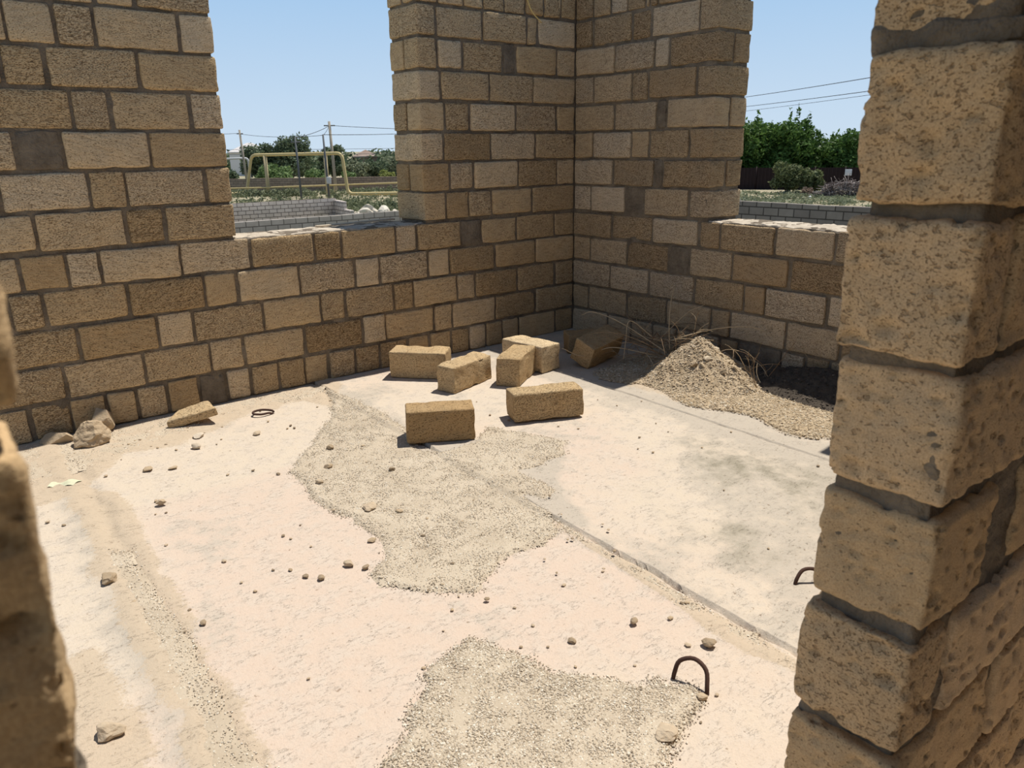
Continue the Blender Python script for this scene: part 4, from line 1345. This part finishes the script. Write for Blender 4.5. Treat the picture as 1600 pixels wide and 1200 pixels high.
# weeds in the field: nobody could count them
g = np.random.default_rng(4)
mb = MB()
bl = []
def inwedge(n, c0, c1, spread):
    t = g.uniform(0, 1, n)
    c = np.array(c0)[None] + (np.array(c1) - np.array(c0))[None] * t[:, None]
    return c + g.normal(size=(n, 2)) * spread
for c in np.vstack([inwedge(150, (13, 49), (30, 37), (3., 3.)), inwedge(200, (17, 62), (36, 47), (2.5, 2.5)), inwedge(120, (12, 42), (24, 33), (2, 1.8)), inwedge(60, (18.5, 60), (22, 55), (.8, .8))]):
    r, h = g.uniform(.25, .75), g.uniform(.12, .5)
    bl.append((c[0], c[1], GZ + h * .4, r, r, h))
bl = [b for b in bl if not (b[1] < 36.5 and b[0] < 16)]
leaves(mb, bl, 26000, .11, 77, shell=.2)
tag(mb.build('field_weeds', [MAT_WEED], smooth=False), 'green weeds spread over the dry field beyond the left window', 'weeds', kind='stuff')
mb = MB(); bl = []
for c in np.vstack([inwedge(260, (36, 30), (47, 17), (2.6, 2.6)), inwedge(140, (44, 32), (51, 20), (1.5, 1.5))]):
    r, h = g.uniform(.3, .9), g.uniform(.06, .2)
    bl.append((c[0], c[1], GZ + h * .4, r, r, h))
leaves(mb, bl, 16000, .10, 78, shell=.2)
tag(mb.build('short_grass', [MAT_GREY], smooth=False), 'short pale grass in front of the trees in the right window', 'grass', kind='stuff')

mb = MB(); bl = []
for c in np.vstack([inwedge(130, (10, 150), (120, 100), (6, 6)), inwedge(110, (60, 75), (130, 20), (5, 5))]):
    r, h = g.uniform(2.5, 5.), g.uniform(2.0, 2.75)
    bl.append((c[0], c[1], GZ + h * .5, r, r, h))
leaves(mb, bl, 36000, .5, 79, shell=.5)
tag(mb.build('distant_scrub', [MAT_OLIVE], smooth=False), 'line of low scrub along the horizon behind the houses', 'scrub', kind='stuff')

# ------------------------------------------------------------------ houses
MAT_WHITE = plain('white_render', (.70, .68, .66), .9, .1, 1)
MAT_ROOFW = plain('pale_roof_sheet', (.62, .58, .55), .7, .15, .6)
MAT_GLASS = plain('dark_pane', (.03, .035, .04), .2, 0, 1, spec=.5)
MAT_ROOFB = tinted('worn_brown_roof', [(0., (.24, .16, .12)), (1., (.58, .50, .44))], 0, 1.2)
MAT_WALLB = plain('brown_house_wall', (.30, .22, .17), .9, .2, 1)
def house(pos, rz, w, d, h, rh, over, label, wm, rm, windows):
    root = thing('house', (*pos, GZ), label, 'house')
    root.rotation_euler = (0, 0, rz)
    v, f, n = rbox((w, d, h + .2), 2, .05)
    mb = MB(); mb.add(v + np.array([0, 0, h / 2 - .1]), f, 0)
    mb.build('wall', [wm], root)
    W2, D2 = w / 2 + over, d / 2 + over
    ap = max(0, W2 - D2) * .6
    V = [(-W2, -D2, h), (W2, -D2, h), (W2, D2, h), (-W2, D2, h), (-ap, 0, h + rh), (ap, 0, h + rh),
         (-W2, -D2, h - .15), (W2, -D2, h - .15), (W2, D2, h - .15), (-W2, D2, h - .15)]
    Fr = [(0, 1, 5, 4), (1, 2, 5), (2, 3, 4, 5), (3, 0, 4), (6, 7, 1, 0), (7, 8, 2, 1), (8, 9, 3, 2), (9, 6, 0, 3), (9, 8, 7, 6)]
    mb = MB(); mb.add(np.array(V), Fr, 0, np.array([(g.uniform(0, 1), 0, 0, 0) for _ in V]))
    mb.build('roof', [rm], root, smooth=False)
    for (x, z, ww, hh) in windows:
        mb = MB(); v, f, n = rbox((ww, .12, hh), 1, .02); mb.add(v + np.array([x, -d / 2, z]), f, 0)
        fr = mb.build('window', [wm], root)
        mb = MB(); v, f, n = rbox((ww * .86, .06, hh * .86), 1, .01); mb.add(v + np.array([x, -d / 2 - .05, z]), f, 0)
        mb.build('pane', [MAT_GLASS], fr)
    return root
house((42.5, 117.8), -.33, 6.2, 5., 3.55, 1.35, .25, 'white house with a pale hipped roof behind the bushes, left window', MAT_WHITE, MAT_ROOFW, [(-.3, 1.9, .9, 1.1), (1.9, 1.9, .9, 1.1)])
house((63.0, 118.2), -.45, 3.9, 3.6, 2.6, 1.05, .3, 'low brown house with a worn roof showing above the hedge', MAT_WALLB, MAT_ROOFB, [(0, 1.4, .8, .9)])
